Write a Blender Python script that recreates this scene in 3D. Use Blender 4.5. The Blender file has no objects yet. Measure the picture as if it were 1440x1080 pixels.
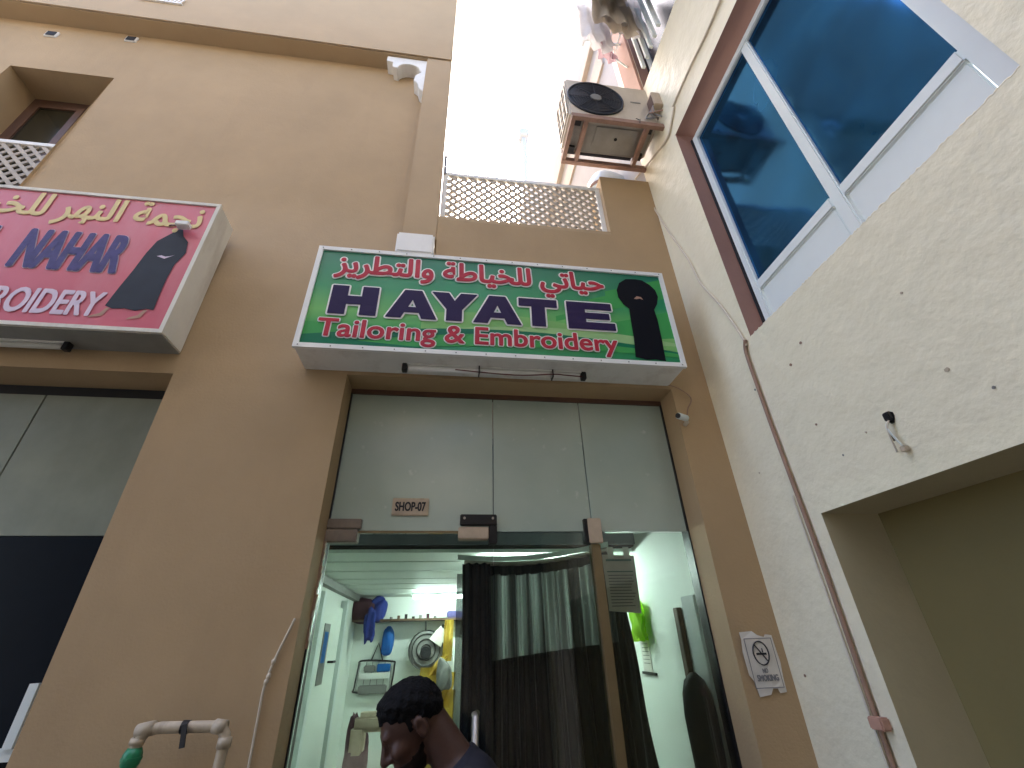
import bpy, bmesh, math, random
import numpy as np
from mathutils import Vector, Matrix
random.seed(7)
SC = bpy.context.scene
COL = SC.collection
rad = math.radians

# ------------------------------------------------------------------ camera
CAM = np.array([0.0, 0.0, 1.6])
FPX = 619.775                      # focal length in pixels of the 1440 px wide photograph
def cam_rot(yaw, pitch, roll):
    cy, sy, cp, sp, cr, sr = math.cos(yaw), math.sin(yaw), math.cos(pitch), math.sin(pitch), math.cos(roll), math.sin(roll)
    fwd = np.array([sy*cp, cy*cp, sp]); right = np.array([cy, -sy, 0.0]); up = np.cross(right, fwd)
    return np.array([cr*right+sr*up, sr*right-cr*up, fwd])
RC = cam_rot(rad(8.606), rad(30.4), rad(-1.8))
cd = bpy.data.cameras.new('camera')
cd.sensor_width = 36; cd.lens = FPX/1440*36; cd.clip_start = 0.02; cd.clip_end = 2000
co = bpy.data.objects.new('camera', cd); COL.objects.link(co)
M = Matrix.Identity(4)
for i in range(3):
    M[i][0] = RC[0][i]; M[i][1] = -RC[1][i]; M[i][2] = -RC[2][i]; M[i][3] = CAM[i]
co.matrix_world = M
SC.camera = co
def ray(x, y): return RC.T @ np.array([(x-720)/FPX, (y-540)/FPX, 1.0])
def onX(x, y, X): d = ray(x, y); return CAM+d*(X-CAM[0])/d[0]
def onY(x, y, Y): d = ray(x, y); return CAM+d*(Y-CAM[1])/d[1]
def onZ(x, y, Z): d = ray(x, y); return CAM+d*(Z-CAM[2])/d[2]

# ------------------------------------------------------------------ sky, sun, exposure
SUN = Vector((0.12, 0.55, 0.82)).normalized()
SUN_EL = math.asin(SUN.z); SUN_AZ = math.atan2(SUN.x, SUN.y)
W = bpy.data.worlds.new('World'); SC.world = W; W.use_nodes = True
wn = W.node_tree; bg = wn.nodes['Background']
sky = wn.nodes.new('ShaderNodeTexSky'); sky.sky_type = 'NISHITA'; sky.sun_disc = False
sky.sun_elevation = SUN_EL; sky.sun_rotation = SUN_AZ
sky.air_density = 0.8; sky.dust_density = 6.0; sky.ozone_density = 1.0
wn.links.new(sky.outputs[0], bg.inputs[0]); bg.inputs[1].default_value = 0.15
sl = bpy.data.lights.new('sun', 'SUN'); sl.energy = 3.0; sl.angle = rad(1.5); sl.color = (1, .97, .93)
so = bpy.data.objects.new('sun', sl); COL.objects.link(so)
so.rotation_euler = SUN.to_track_quat('Z', 'Y').to_euler()
SC.view_settings.view_transform = 'Standard'; SC.view_settings.look = 'None'
SC.view_settings.gamma = 1; SC.view_settings.exposure = 3.15
SC.cycles.max_bounces = 10; SC.cycles.diffuse_bounces = 6; SC.cycles.transparent_max_bounces = 16
SC.cycles.sample_clamp_indirect = 6

# ------------------------------------------------------------------ materials
def newmat(name):
    m = bpy.data.materials.new(name); m.use_nodes = True
    return m, m.node_tree, m.node_tree.nodes['Principled BSDF']
def mat(name, col, rough=.7, var=0.0, vscale=3.0, bump=0.0, bscale=60.0, metal=0.0, spec=.4, stain=None, emit=0, bump2=0.0, b2scale=6.0, coat=0):
    m, nt, p = newmat(name)
    p.inputs['Base Color'].default_value = (*col, 1); p.inputs['Roughness'].default_value = rough
    p.inputs['Metallic'].default_value = metal; p.inputs['Specular IOR Level'].default_value = spec
    p.inputs['Coat Weight'].default_value = coat
    L = nt.links; tc = nt.nodes.new('ShaderNodeTexCoord')
    if emit:
        p.inputs['Emission Color'].default_value = (*col, 1); p.inputs['Emission Strength'].default_value = emit
    last = None
    if var:
        n = nt.nodes.new('ShaderNodeTexNoise'); n.inputs['Scale'].default_value = vscale; n.inputs['Detail'].default_value = 7; n.inputs['Roughness'].default_value = .62
        L.new(tc.outputs['Object'], n.inputs['Vector'])
        r = nt.nodes.new('ShaderNodeValToRGB')
        r.color_ramp.elements[0].position = .3; r.color_ramp.elements[1].position = .72
        r.color_ramp.elements[0].color = (*[c*(1-var) for c in col], 1)
        r.color_ramp.elements[1].color = (*[min(1, c*(1+var*.7)) for c in col], 1)
        L.new(n.outputs['Fac'], r.inputs[0]); last = r.outputs[0]
    if stain:          # vertical run marks and blotches of dirt; on the red sign, painted sky sheen
        scol, amount, st_scale = stain
        mp = nt.nodes.new('ShaderNodeMapping'); mp.inputs['Scale'].default_value = (st_scale, st_scale, st_scale*.22)
        n2 = nt.nodes.new('ShaderNodeTexNoise'); n2.inputs['Scale'].default_value = 1; n2.inputs['Detail'].default_value = 8; n2.inputs['Roughness'].default_value = .68
        L.new(tc.outputs['Object'], mp.inputs[0]); L.new(mp.outputs[0], n2.inputs['Vector'])
        r2 = nt.nodes.new('ShaderNodeValToRGB'); r2.color_ramp.elements[0].position = .5; r2.color_ramp.elements[1].position = .8
        r2.color_ramp.elements[0].color = (0, 0, 0, 1); r2.color_ramp.elements[1].color = (amount, amount, amount, 1)
        L.new(n2.outputs['Fac'], r2.inputs[0])
        mx = nt.nodes.new('ShaderNodeMix'); mx.data_type = 'RGBA'
        L.new(r2.outputs[0], mx.inputs[0])
        if last: L.new(last, mx.inputs[6])
        else: mx.inputs[6].default_value = (*col, 1)
        mx.inputs[7].default_value = (*scol, 1); last = mx.outputs[2]
    if last: L.new(last, p.inputs['Base Color'])
    prev = None
    for st, scl, dist in ((bump2, b2scale, .03), (bump, bscale, .004)):
        if st:
            n3 = nt.nodes.new('ShaderNodeTexNoise'); n3.inputs['Scale'].default_value = scl; n3.inputs['Detail'].default_value = 5
            L.new(tc.outputs['Object'], n3.inputs['Vector'])
            b = nt.nodes.new('ShaderNodeBump'); b.inputs['Strength'].default_value = st; b.inputs['Distance'].default_value = dist
            L.new(n3.outputs['Fac'], b.inputs['Height'])
            if prev: L.new(prev, b.inputs['Normal'])
            prev = b.outputs[0]
    if prev: L.new(prev, p.inputs['Normal'])
    return m
MT = {}
MT['tan'] = mat('tan_paint', (.42, .302, .172), .75, .10, 1.3, .35, 90, stain=((.27, .185, .11), .35, 2.2), bump2=.25, b2scale=4, spec=.25)
MT['tan2'] = mat('tan_trim_paint', (.435, .32, .192), .75, .07, 2.0, .25, 80, spec=.25)
MT['cream'] = mat('cream_plaster', (.80, .75, .565), .5, .05, 1.7, .45, 40, stain=((.52, .47, .36), .30, 2.0), bump2=.3, b2scale=11, spec=.45)
MT['farwall'] = mat('far_plaster_sky_tint', (.45, .455, .485), .8, .10, 1.5, .5, 14, stain=((.40, .32, .26), .5, 1.2))  # cream wall continued; darker bluish colour put in for the sky light
MT['bleach'] = mat('bleached_tower_white', (.62, .62, .62), .8, .03, 2)  # whiteness put in for haze and glare washing out the tower
MT['band'] = mat('pink_brown_paint', (.47, .27, .20), .7, .10, 4, .25, 60, stain=((.3, .17, .12), .35, 4))
MT['farband'] = mat('pale_apricot_paint', (.50, .43, .37), .7, .15, 3)
MT['reveal'] = mat('brown_reveal_paint', (.33, .185, .145), .6, .10, 4, .2, 60)
MT['white'] = mat('white_paint', (.78, .77, .73), .5, .06, 5, .15, 40, stain=((.45, .42, .36), .45, 6))
MT['whiteclean'] = mat('white_powder_coat', (.72, .79, .78), .35, .03, 5, spec=.5)
MT['signmetal'] = mat('sign_white_metal', (.74, .74, .72), .42, .05, 6, spec=.5, stain=((.36, .32, .27), .55, 8))
MT['dustywhite'] = mat('dusty_white_metal', (.70, .68, .60), .6, .08, 4, stain=((.33, .27, .2), .6, 6))
MT['grimy'] = mat('grimy_grey_sheet', (.26, .26, .235), .6, .2, 5)
MT['brown'] = mat('brown_wood_paint', (.12, .065, .045), .5, .2, 8, .2, 40)
MT['dark'] = mat('dark_recess', (.012, .013, .016), .6)
MT['darkpane'] = mat('dark_olive_pane', (.03, .028, .018), .12, .2, 3)
MT['blackglass'] = mat('blue_black_glass', (.006, .009, .014), .3, .3, 1.5, spec=.12)
MT['frostdark'] = mat('dirty_frosted_glass', (.235, .26, .21), .3, .18, 2.5, spec=.3, stain=((.13, .14, .11), .4, 2))
MT['black'] = mat('black_plastic', (.01, .01, .012), .4)
MT['olive'] = mat('olive_door_paint', (.20, .165, .068), .55, .12, 1.2, .15, 40)
MT['jamb'] = mat('khaki_jamb_plaster', (.48, .43, .28), .7, .08, 2.5, .5, 30)
MT['steel'] = mat('brown_primer_steel', (.30, .185, .14), .6, .25, 14, .2, 60)
MT['acbody'] = mat('beige_sheet_metal', (.55, .49, .41), .45, .08, 5, stain=((.33, .27, .2), .5, 7))
MT['acunder'] = mat('grey_galvanised_tray', (.27, .26, .235), .55, .15, 9)
MT['fandark'] = mat('dark_navy_grille', (.014, .018, .028), .45)
MT['fin'] = mat('dark_condenser_fins', (.03, .03, .038), .5)
MT['cable'] = mat('cream_cable_sheath', (.62, .56, .45), .5)
MT['pvc'] = mat('dirty_pvc', (.50, .42, .31), .5, .18, 20, stain=((.2, .13, .09), .6, 25))
MT['green'] = mat('green_valve_plastic', (.02, .22, .10), .35)
MT['redwire'] = mat('dark_red_wire', (.12, .015, .02), .5)
MT['conduit'] = mat('brown_conduit', (.30, .19, .13), .5, .2, 12)
MT['paper'] = mat('weathered_paper', (.68, .65, .60), .8, .08, 20)
MT['ink'] = mat('black_ink', (.03, .03, .035), .8)
MT['greyink'] = mat('grey_ink', (.22, .22, .23), .8)
MT['tealink'] = mat('teal_ink', (.05, .16, .15), .8)
MT['gold'] = mat('brown_anodised_profile', (.22, .165, .085), .4, .1, 10, metal=.3)
MT['bronze'] = mat('tarnished_bronze', (.23, .19, .155), .45, .2, 20, metal=.2)
MT['alu'] = mat('brushed_aluminium', (.50, .45, .40), .35, .1, 30, metal=.6)
MT['peach'] = mat('old_sticker', (.50, .41, .31), .7, .12, 20)
MT['skin'] = mat('dark_brown_skin', (.062, .027, .018), .5, .12, 22, .15, 120, spec=.4)
MT['hair'] = mat('black_hair', (.004, .004, .005), .75, 0, 3, .5, 500, spec=.15)
MT['stubble'] = mat('dark_stubble', (.014, .009, .008), .8, .2, 60, .5, 500, spec=.15)
MT['shirt'] = mat('navy_shirt', (.010, .010, .019), .85, .15, 15, .4, 220)
MT['trouser'] = mat('charcoal_trousers', (.03, .03, .035), .85, .1, 12)
MT['shoe'] = mat('brown_sandal', (.06, .035, .02), .6)
MT['inwall'] = mat('interior_white_paint', (.80, .84, .79), .6, .03, 2)
MT['ceil'] = mat('ceiling_board', (.74, .80, .74), .55, .04, 3)
MT['loft'] = mat('dim_loft_blue_grey', (.16, .18, .21), .5, .2, 5)  # blue-grey stands in for the dim void above the door
MT['navy'] = mat('navy_cloth', (.007, .010, .026), .9, .25, 9)
MT['blackcloth'] = mat('black_cloth', (.007, .008, .009), .55, .2, 8, spec=.2)
MT['bluebag'] = mat('bright_blue_plastic', (.01, .19, .62), .35, .15, 12)
MT['royal'] = mat('royal_blue_cloth', (.012, .03, .22), .8, .25, 12)
MT['maroon'] = mat('maroon_cloth', (.06, .018, .03), .85, .25, 12)
MT['yellow'] = mat('mustard_plastic', (.60, .40, .06), .4, .25, 6)
MT['lime'] = mat('lime_high_vis_cloth', (.40, .72, .03), .7, .15, 12)
MT['grey'] = mat('grey_plastic', (.20, .20, .19), .5, .15, 10)
MT['greypanel'] = mat('pale_grey_board', (.42, .45, .45), .5, .08, 5)
MT['wood'] = mat('brown_wood', (.10, .055, .03), .5, .2, 16)
MT['lamp'] = mat('fluorescent_tube', (.86, 1, .95), .5, emit=12)
MT['ground'] = mat('dusty_concrete', (.17, .16, .145), .9, .15, .8, .5, 30)
MT['roof'] = mat('roof_screed', (.55, .52, .47), .9, .1, 1.0)
MT['opp'] = mat('opposite_building_plaster', (.30, .275, .24), .8, .08, .9)
MT['cloud_white'] = mat('white_laundry', (.74, .74, .76), .9, .08, 6)
MT['beigecloth'] = mat('beige_laundry', (.50, .45, .37), .9, .10, 6)
MT['greycloth'] = mat('grey_laundry', (.50, .52, .57), .9, .12, 6)
MT['pinkcloth'] = mat('pink_laundry', (.62, .46, .50), .9, .1, 6)

def cloth_through(key):
    m = MT[key]; nt = m.node_tree; p = nt.nodes['Principled BSDF']; o = nt.nodes['Material Output']
    t = nt.nodes.new('ShaderNodeBsdfTranslucent'); mx = nt.nodes.new('ShaderNodeMixShader'); mx.inputs[0].default_value = .45
    src = p.inputs['Base Color'].links
    if src: nt.links.new(src[0].from_socket, t.inputs[0])
    nt.links.new(p.outputs[0], mx.inputs[1]); nt.links.new(t.outputs[0], mx.inputs[2]); nt.links.new(mx.outputs[0], o.inputs[0])
for k in ('cloud_white', 'beigecloth', 'greycloth', 'pinkcloth', 'lime', 'yellow', 'bluebag'): cloth_through(k)
def frosted():
    m, nt, p = newmat('frosted_green_glass')
    L = nt.links; tc = nt.nodes.new('ShaderNodeTexCoord')
    n = nt.nodes.new('ShaderNodeTexNoise'); n.inputs['Scale'].default_value = 2.2; n.inputs['Detail'].default_value = 6
    L.new(tc.outputs['Object'], n.inputs['Vector'])
    r = nt.nodes.new('ShaderNodeValToRGB'); r.color_ramp.elements[0].color = (.36, .45, .395, 1); r.color_ramp.elements[1].color = (.45, .53, .47, 1)
    r.color_ramp.elements[0].position = .3; r.color_ramp.elements[1].position = .7
    L.new(n.outputs['Fac'], r.inputs[0])
    v = nt.nodes.new('ShaderNodeTexNoise'); v.inputs['Scale'].default_value = 16; v.inputs['Detail'].default_value = 3
    L.new(tc.outputs['Object'], v.inputs['Vector'])
    r2 = nt.nodes.new('ShaderNodeValToRGB'); r2.color_ramp.elements[0].position = .67; r2.color_ramp.elements[1].position = .76
    r2.color_ramp.elements[0].color = (0, 0, 0, 1); r2.color_ramp.elements[1].color = (.45, .45, .45, 1)
    L.new(v.outputs['Fac'], r2.inputs[0])
    mx = nt.nodes.new('ShaderNodeMix'); mx.data_type = 'RGBA'; L.new(r2.outputs[0], mx.inputs[0]); L.new(r.outputs[0], mx.inputs[6]); mx.inputs[7].default_value = (.62, .66, .62, 1)
    L.new(mx.outputs[2], p.inputs['Base Color'])
    p.inputs['Roughness'].default_value = .22; p.inputs['Specular IOR Level'].default_value = .5
    return m
MT['frost'] = frosted()
def clear_glass(name, tint, fac_scale, haze=0):
    m = bpy.data.materials.new(name); m.use_nodes = True; nt = m.node_tree; nt.nodes.clear(); L = nt.links
    o = nt.nodes.new('ShaderNodeOutputMaterial'); mx = nt.nodes.new('ShaderNodeMixShader')
    t = nt.nodes.new('ShaderNodeBsdfTransparent'); t.inputs[0].default_value = (*tint, 1)
    g = nt.nodes.new('ShaderNodeBsdfGlossy'); g.inputs['Roughness'].default_value = .015
    f = nt.nodes.new('ShaderNodeFresnel'); f.inputs[0].default_value = 1.5
    k = nt.nodes.new('ShaderNodeMath'); k.operation = 'MULTIPLY'; k.inputs[1].default_value = fac_scale; k.use_clamp = True
    L.new(f.outputs[0], k.inputs[0]); L.new(k.outputs[0], mx.inputs[0]); L.new(t.outputs[0], mx.inputs[1]); L.new(g.outputs[0], mx.inputs[2])
    if haze:
        d = nt.nodes.new('ShaderNodeBsdfDiffuse'); d.inputs[0].default_value = (.55, .56, .54, 1)  # pale diffuse veil painted in for reflections hazing the glass
        tc = nt.nodes.new('ShaderNodeTexCoord'); n = nt.nodes.new('ShaderNodeTexNoise'); n.inputs['Scale'].default_value = 5; n.inputs['Detail'].default_value = 8; n.inputs['Roughness'].default_value = .7
        L.new(tc.outputs['Object'], n.inputs['Vector'])
        mr = nt.nodes.new('ShaderNodeMapRange'); mr.inputs[1].default_value = .35; mr.inputs[2].default_value = .75; mr.inputs[3].default_value = haze*.4; mr.inputs[4].default_value = haze*1.8
        L.new(n.outputs['Fac'], mr.inputs[0]); m2 = nt.nodes.new('ShaderNodeMixShader')
        L.new(mr.outputs[0], m2.inputs[0]); L.new(mx.outputs[0], m2.inputs[1]); L.new(d.outputs[0], m2.inputs[2]); L.new(m2.outputs[0], o.inputs[0])
    else: L.new(mx.outputs[0], o.inputs[0])
    return m
MT['glass'] = clear_glass('clear_door_glass', (.88, .93, .90), 1.0, .008)
MT['mesh'] = clear_glass('sheer_black_net', (.45, .46, .46), .1)
def blue_glass():
    m = bpy.data.materials.new('blue_mirror_glass'); m.use_nodes = True; nt = m.node_tree; nt.nodes.clear(); L = nt.links
    o = nt.nodes.new('ShaderNodeOutputMaterial'); mx = nt.nodes.new('ShaderNodeMixShader')
    g = nt.nodes.new('ShaderNodeBsdfGlossy'); g.inputs['Roughness'].default_value = .09; g.inputs['Color'].default_value = (.045, .19, .46, 1)
    d = nt.nodes.new('ShaderNodeBsdfDiffuse')
    tc = nt.nodes.new('ShaderNodeTexCoord'); n = nt.nodes.new('ShaderNodeTexNoise'); n.inputs['Scale'].default_value = 3.4; n.inputs['Detail'].default_value = 2.5
    L.new(tc.outputs['Object'], n.inputs['Vector'])
    r = nt.nodes.new('ShaderNodeValToRGB'); r.color_ramp.elements[0].position = .38; r.color_ramp.elements[1].position = .66
    r.color_ramp.elements[0].color = (.008, .012, .018, 1); r.color_ramp.elements[1].color = (.015, .075, .15, 1)
    L.new(n.outputs['Fac'], r.inputs[0]); L.new(r.outputs[0], d.inputs[0])
    b = nt.nodes.new('ShaderNodeBump'); b.inputs['Strength'].default_value = .12; b.inputs['Distance'].default_value = .05
    n2 = nt.nodes.new('ShaderNodeTexNoise'); n2.inputs['Scale'].default_value = 2.2; L.new(tc.outputs['Object'], n2.inputs['Vector'])
    L.new(n2.outputs['Fac'], b.inputs['Height']); L.new(b.outputs[0], g.inputs['Normal'])
    mx.inputs[0].default_value = .5
    L.new(d.outputs[0], mx.inputs[1]); L.new(g.outputs[0], mx.inputs[2]); L.new(mx.outputs[0], o.inputs[0])
    return m
MT['blueglass'] = blue_glass()
MT['bluedark'] = mat('dark_blue_pane', (.01, .02, .045), .25, .3, 4)
def sign_green():
    m, nt, p = newmat('green_sign_print'); L = nt.links
    tc = nt.nodes.new('ShaderNodeTexCoord'); sp = nt.nodes.new('ShaderNodeSeparateXYZ'); L.new(tc.outputs['Object'], sp.inputs[0])
    mr = nt.nodes.new('ShaderNodeMapRange'); mr.inputs[1].default_value = 2.815; mr.inputs[2].default_value = 3.47; L.new(sp.outputs[2], mr.inputs[0])
    r = nt.nodes.new('ShaderNodeValToRGB'); e = r.color_ramp.elements
    e[0].position = 0; e[0].color = (.0, .20, .085, 1); e[1].position = 1; e[1].color = (.008, .17, .105, 1)
    for pos, c in ((.22, (.04, .33, .07)), (.36, (.13, .44, .10)), (.6, (.015, .27, .10))):
        q = e.new(pos); q.color = (*c, 1)
    L.new(mr.outputs[0], r.inputs[0]); L.new(r.outputs[0], p.inputs['Base Color']); p.inputs['Roughness'].default_value = .38
    return m
MT['signgreen'] = sign_green()
for k, c in dict(sw_light=(.20, .46, .14), sw_mid=(.05, .33, .08), sw_dark=(.0, .15, .07), sw_pale=(.30, .52, .22)).items():
    MT[k] = mat('print_'+k, c, .45, spec=.25)
MT['tred'] = mat('print_red', (.44, .022, .045), .45, .06, 12, spec=.25)
MT['twhite'] = mat('print_white', (.78, .79, .77), .4)
MT['tindigo'] = mat('print_indigo', (.024, .013, .062), .5, spec=.15)
MT['tblack'] = mat('print_black', (.004, .0045, .008), .6, spec=.12)
MT['signred'] = mat('faded_red_print', (.58, .125, .175), .33, .10, 1.5, stain=((.58, .33, .38), .5, 2))  # pink blotches painted in for sky sheen on the face
MT['tgold'] = mat('faded_yellow_print', (.70, .56, .25), .5)
MT['tblue'] = mat('faded_blue_print', (.08, .07, .20), .55, .25, 30, spec=.2)
MT['tlilac'] = mat('faded_lilac_print', (.66, .55, .66), .5)
MT['tslate'] = mat('faded_black_print', (.028, .034, .045), .55, .2, 6, spec=.2)
MT['tskin'] = mat('print_skin_tone', (.42, .24, .17), .5)

# ------------------------------------------------------------------ mesh helpers
class MB:
    def __init__(s): s.v = []; s.f = []
    def add(s, vs, fs):
        b = len(s.v); s.v += [tuple(map(float, v)) for v in vs]; s.f += [tuple(b+i for i in f) for f in fs]; return s
    def quad(s, a, b, c, d): return s.add([a, b, c, d], [(0, 1, 2, 3)])
    def box(s, x0, x1, y0, y1, z0, z1):
        return s.add([(x0, y0, z0), (x1, y0, z0), (x1, y1, z0), (x0, y1, z0), (x0, y0, z1), (x1, y0, z1), (x1, y1, z1), (x0, y1, z1)],
                     [(0, 3, 2, 1), (4, 5, 6, 7), (0, 1, 5, 4), (1, 2, 6, 5), (2, 3, 7, 6), (3, 0, 4, 7)])
    def bar(s, a, b, w, t, up=(0, 0, 1)):
        a = Vector(a); b = Vector(b); d = (b-a).normalized(); u = Vector(up); sd = d.cross(u)
        if sd.length < 1e-4: sd = d.cross(Vector((0, 1, 0)))
        sd.normalize(); u = sd.cross(d); sd = sd*w/2; u = u*t/2
        vs = [p+q for p in (a, b) for q in (-sd-u, sd-u, sd+u, -sd+u)]
        return s.add(vs, [(3, 2, 1, 0), (4, 5, 6, 7), (0, 1, 5, 4), (1, 2, 6, 5), (2, 3, 7, 6), (3, 0, 4, 7)])
    def tube(s, pts, r, n=8, cap=True):
        P = [Vector(p) for p in pts]; rr = r if isinstance(r, (list, tuple)) else [r]*len(P)
        t0 = (P[1]-P[0]).normalized(); nrm = t0.orthogonal().normalized(); rings = []
        for i, p in enumerate(P):
            t = (P[min(i+1, len(P)-1)]-P[max(i-1, 0)]).normalized()
            nrm = (nrm-t*nrm.dot(t)).normalized(); bn = t.cross(nrm)
            rings.append([p+(nrm*math.cos(2*math.pi*k/n)+bn*math.sin(2*math.pi*k/n))*rr[i] for k in range(n)])
        vs = [v for R_ in rings for v in R_]; fs = []
        for i in range(len(P)-1):
            for k in range(n): fs.append((i*n+k, i*n+(k+1) % n, (i+1)*n+(k+1) % n, (i+1)*n+k))
        if cap: fs.append(tuple(range(n-1, -1, -1))); fs.append(tuple((len(P)-1)*n+k for k in range(n)))
        return s.add(vs, fs)
    def prism(s, poly, fn, d0, d1):
        """poly in 2-D, fn(u, v, d) -> point; extruded from depth d0 to d1"""
        n = len(poly); vs = [fn(u, v, d0) for u, v in poly]+[fn(u, v, d1) for u, v in poly]
        fs = [tuple(range(n)), tuple(range(2*n-1, n-1, -1))]+[(i, n+i, n+(i+1) % n, (i+1) % n) for i in range(n)]
        return s.add(vs, fs)
    def grid(s, fn, nu, nv):
        vs = [fn(i/nu, j/nv) for j in range(nv+1) for i in range(nu+1)]
        return s.add(vs, [(j*(nu+1)+i, j*(nu+1)+i+1, (j+1)*(nu+1)+i+1, (j+1)*(nu+1)+i) for j in range(nv) for i in range(nu)])
def smooth_line(pts, n=6):
    P = [Vector(p) for p in pts]; out = []
    for i in range(len(P)-1):
        p0, p1, p2, p3 = P[max(i-1, 0)], P[i], P[i+1], P[min(i+2, len(P)-1)]
        for k in range(n):
            t = k/n
            out.append(.5*((2*p1)+(p2-p0)*t+(2*p0-5*p1+4*p2-p3)*t*t+(3*p1-p0-3*p2+p3)*t**3))
    return out+[P[-1]]
BASE = {}
def meshobj(name, mb, m, smooth=False, bev=0, seg=2, recalc=True):
    me = bpy.data.meshes.new(name)
    if isinstance(mb, MB):
        me.from_pydata(mb.v, [], mb.f)
        if recalc or bev:
            bm = bmesh.new(); bm.from_mesh(me)
            if bev:
                bmesh.ops.remove_doubles(bm, verts=bm.verts, dist=1e-5)
                ed = [e for e in bm.edges if len(e.link_faces) == 2 and e.calc_face_angle(0) > .5]
                bmesh.ops.bevel(bm, geom=ed, offset=bev, segments=seg, affect='EDGES', clamp_overlap=True)
            bmesh.ops.recalc_face_normals(bm, faces=bm.faces)
            bm.to_mesh(me); bm.free()
    else: me = mb
    for mm in (m if isinstance(m, (list, tuple)) else [m]): me.materials.append(MT[mm])
    if smooth:
        for p in me.polygons: p.use_smooth = True
    o = bpy.data.objects.new(name, me); COL.objects.link(o)
    return o
def tag(o, label, cat, group=None):
    o['label'] = label; o['category'] = cat
    if group: o['group'] = group
    return o
def thing(name, label, cat, base=(0, 0, 0), group=None):
    o = bpy.data.objects.new(name, None); COL.objects.link(o); o.location = base; o.empty_display_size = .1
    BASE[o.name] = Vector(base)
    return tag(o, label, cat, group)
def part(name, mb, m, parent, **k):
    o = meshobj(name, mb, m, **k); o.parent = parent
    if parent.type == 'EMPTY': o.location = -BASE[parent.name]
    return o
def single(name, mb, m, label, cat, group=None, **k):
    """a thing that is one mesh: origin at the middle of its base"""
    xs = np.array(mb.v); c = Vector(((xs[:, 0].min()+xs[:, 0].max())/2, (xs[:, 1].min()+xs[:, 1].max())/2, xs[:, 2].min()))
    mb.v = [(v[0]-c.x, v[1]-c.y, v[2]-c.z) for v in mb.v]
    o = meshobj(name, mb, m, **k); o.location = c
    return tag(o, label, cat, group)
def struct(name, mb, m, **k):
    o = meshobj(name, mb, m, **k); o['kind'] = 'structure'; return o
def wall_holes(mb, u, v, holes, fn, depth):
    """a wall sheet over breakpoints u x v with rectangular openings (u0,u1,v0,v1,sides) that get reveals of the given depth; fn(u,v,d)->point"""
    U = sorted(set(u+[h[i] for h in holes for i in (0, 1)])); V = sorted(set(v+[h[i] for h in holes for i in (2, 3)]))
    idx = {}; vs = []; fs = []
    def vid(a, b):
        if (a, b) not in idx: idx[(a, b)] = len(vs); vs.append(fn(a, b, 0))
        return idx[(a, b)]
    for i in range(len(U)-1):
        for j in range(len(V)-1):
            uc, vc = (U[i]+U[i+1])/2, (V[j]+V[j+1])/2
            if any(h[0] < uc < h[1] and h[2] < vc < h[3] for h in holes): continue
            fs.append((vid(U[i], V[j]), vid(U[i+1], V[j]), vid(U[i+1], V[j+1]), vid(U[i], V[j+1])))
    return mb.add(vs, fs)
def reveal(mb, h, fn, depth, sides='lrtb'):
    u0, u1, v0, v1 = h[:4]
    for sd, (a, b) in dict(l=((u0, v0), (u0, v1)), r=((u1, v0), (u1, v1)), t=((u0, v1), (u1, v1)), b=((u0, v0), (u1, v0))).items():
        if sd in sides: mb.quad(fn(*a, 0), fn(*b, 0), fn(*b, depth), fn(*a, depth))
    return mb

# ------------------------------------------------------------------ text (built-in font, turned into flat print)
DG = bpy.context.evaluated_depsgraph_get
def text_mesh(body, size=1.0):
    c = bpy.data.curves.new('tmp_text', 'FONT'); c.body = body; c.size = size; c.resolution_u = 4
    o = bpy.data.objects.new('tmp_text', c); COL.objects.link(o)
    bpy.context.view_layer.update()
    me = bpy.data.meshes.new_from_object(o.evaluated_get(DG()))
    vs = np.array([v.co[:] for v in me.vertices]); fs = [tuple(p.vertices) for p in me.polygons]
    bpy.data.objects.remove(o); bpy.data.curves.remove(c); bpy.data.meshes.remove(me)
    return vs, fs
def fit(vs, x0, x1, z0, z1):
    lo = vs.min(0); hi = vs.max(0)
    return np.stack([x0+(vs[:, 0]-lo[0])/(hi[0]-lo[0])*(x1-x0), z0+(vs[:, 1]-lo[1])/(hi[1]-lo[1])*(z1-z0)], 1)
def spread(mb, uv, fs, r, y, n=10, fn=None):
    """bold lettering: the outline repeated around a small circle, each copy a hair further back"""
    fn = fn or (lambda u, v, d: (u, d, v))
    par = list(range(len(uv)))
    def find(i):
        while par[i] != i: par[i] = par[par[i]]; i = par[i]
        return i
    for f_ in fs:
        for i in f_[1:]: par[find(i)] = find(f_[0])
    ids = {}; lay = [ids.setdefault(find(i), len(ids)) % 4 for i in range(len(uv))]   # neighbours that overlap lie on layers of their own
    for k in range(n if r > 0 else 1):
        a = 2*math.pi*k/n; q = uv+np.array([math.cos(a), math.sin(a)])*r
        mb.add([fn(u, v, y+k*1.2e-4+lay[i]*3e-5) for i, (u, v) in enumerate(q)], fs)
    return mb
def lettering(parent, name, vs, fs, box, y, bold, m, outline=0, om='twhite', fn=None):
    uv = fit(vs, *box)
    o = part(name, spread(MB(), uv, fs, bold, y, fn=fn), m, parent, recalc=False)
    if outline: part(name+'_outline', spread(MB(), uv, fs, bold+outline, y+.0021, n=14, fn=fn), om, o, recalc=False)
    return o
AR_HAYATI = ' '.join(['\uFEA3\uFEF4\uFE8E\uFE97\uFEF2', '\uFEDF\uFEE0\uFEA8\uFEF4\uFE8E\uFEC3\uFE94', '\uFEED\uFE8D\uFEDF\uFE98\uFEC4\uFEAE\uFEF3\uFEB0'])[::-1]
AR_NAHAR = ' '.join(['\uFEE7\uFEA0\uFEE4\uFE94', '\uFE8D\uFEDF\uFEE8\uFEEC\uFEAE', '\uFEDF\uFEE0\uFEA8\uFEF4\uFE8E\uFEC3\uFE94'])[::-1]

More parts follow.
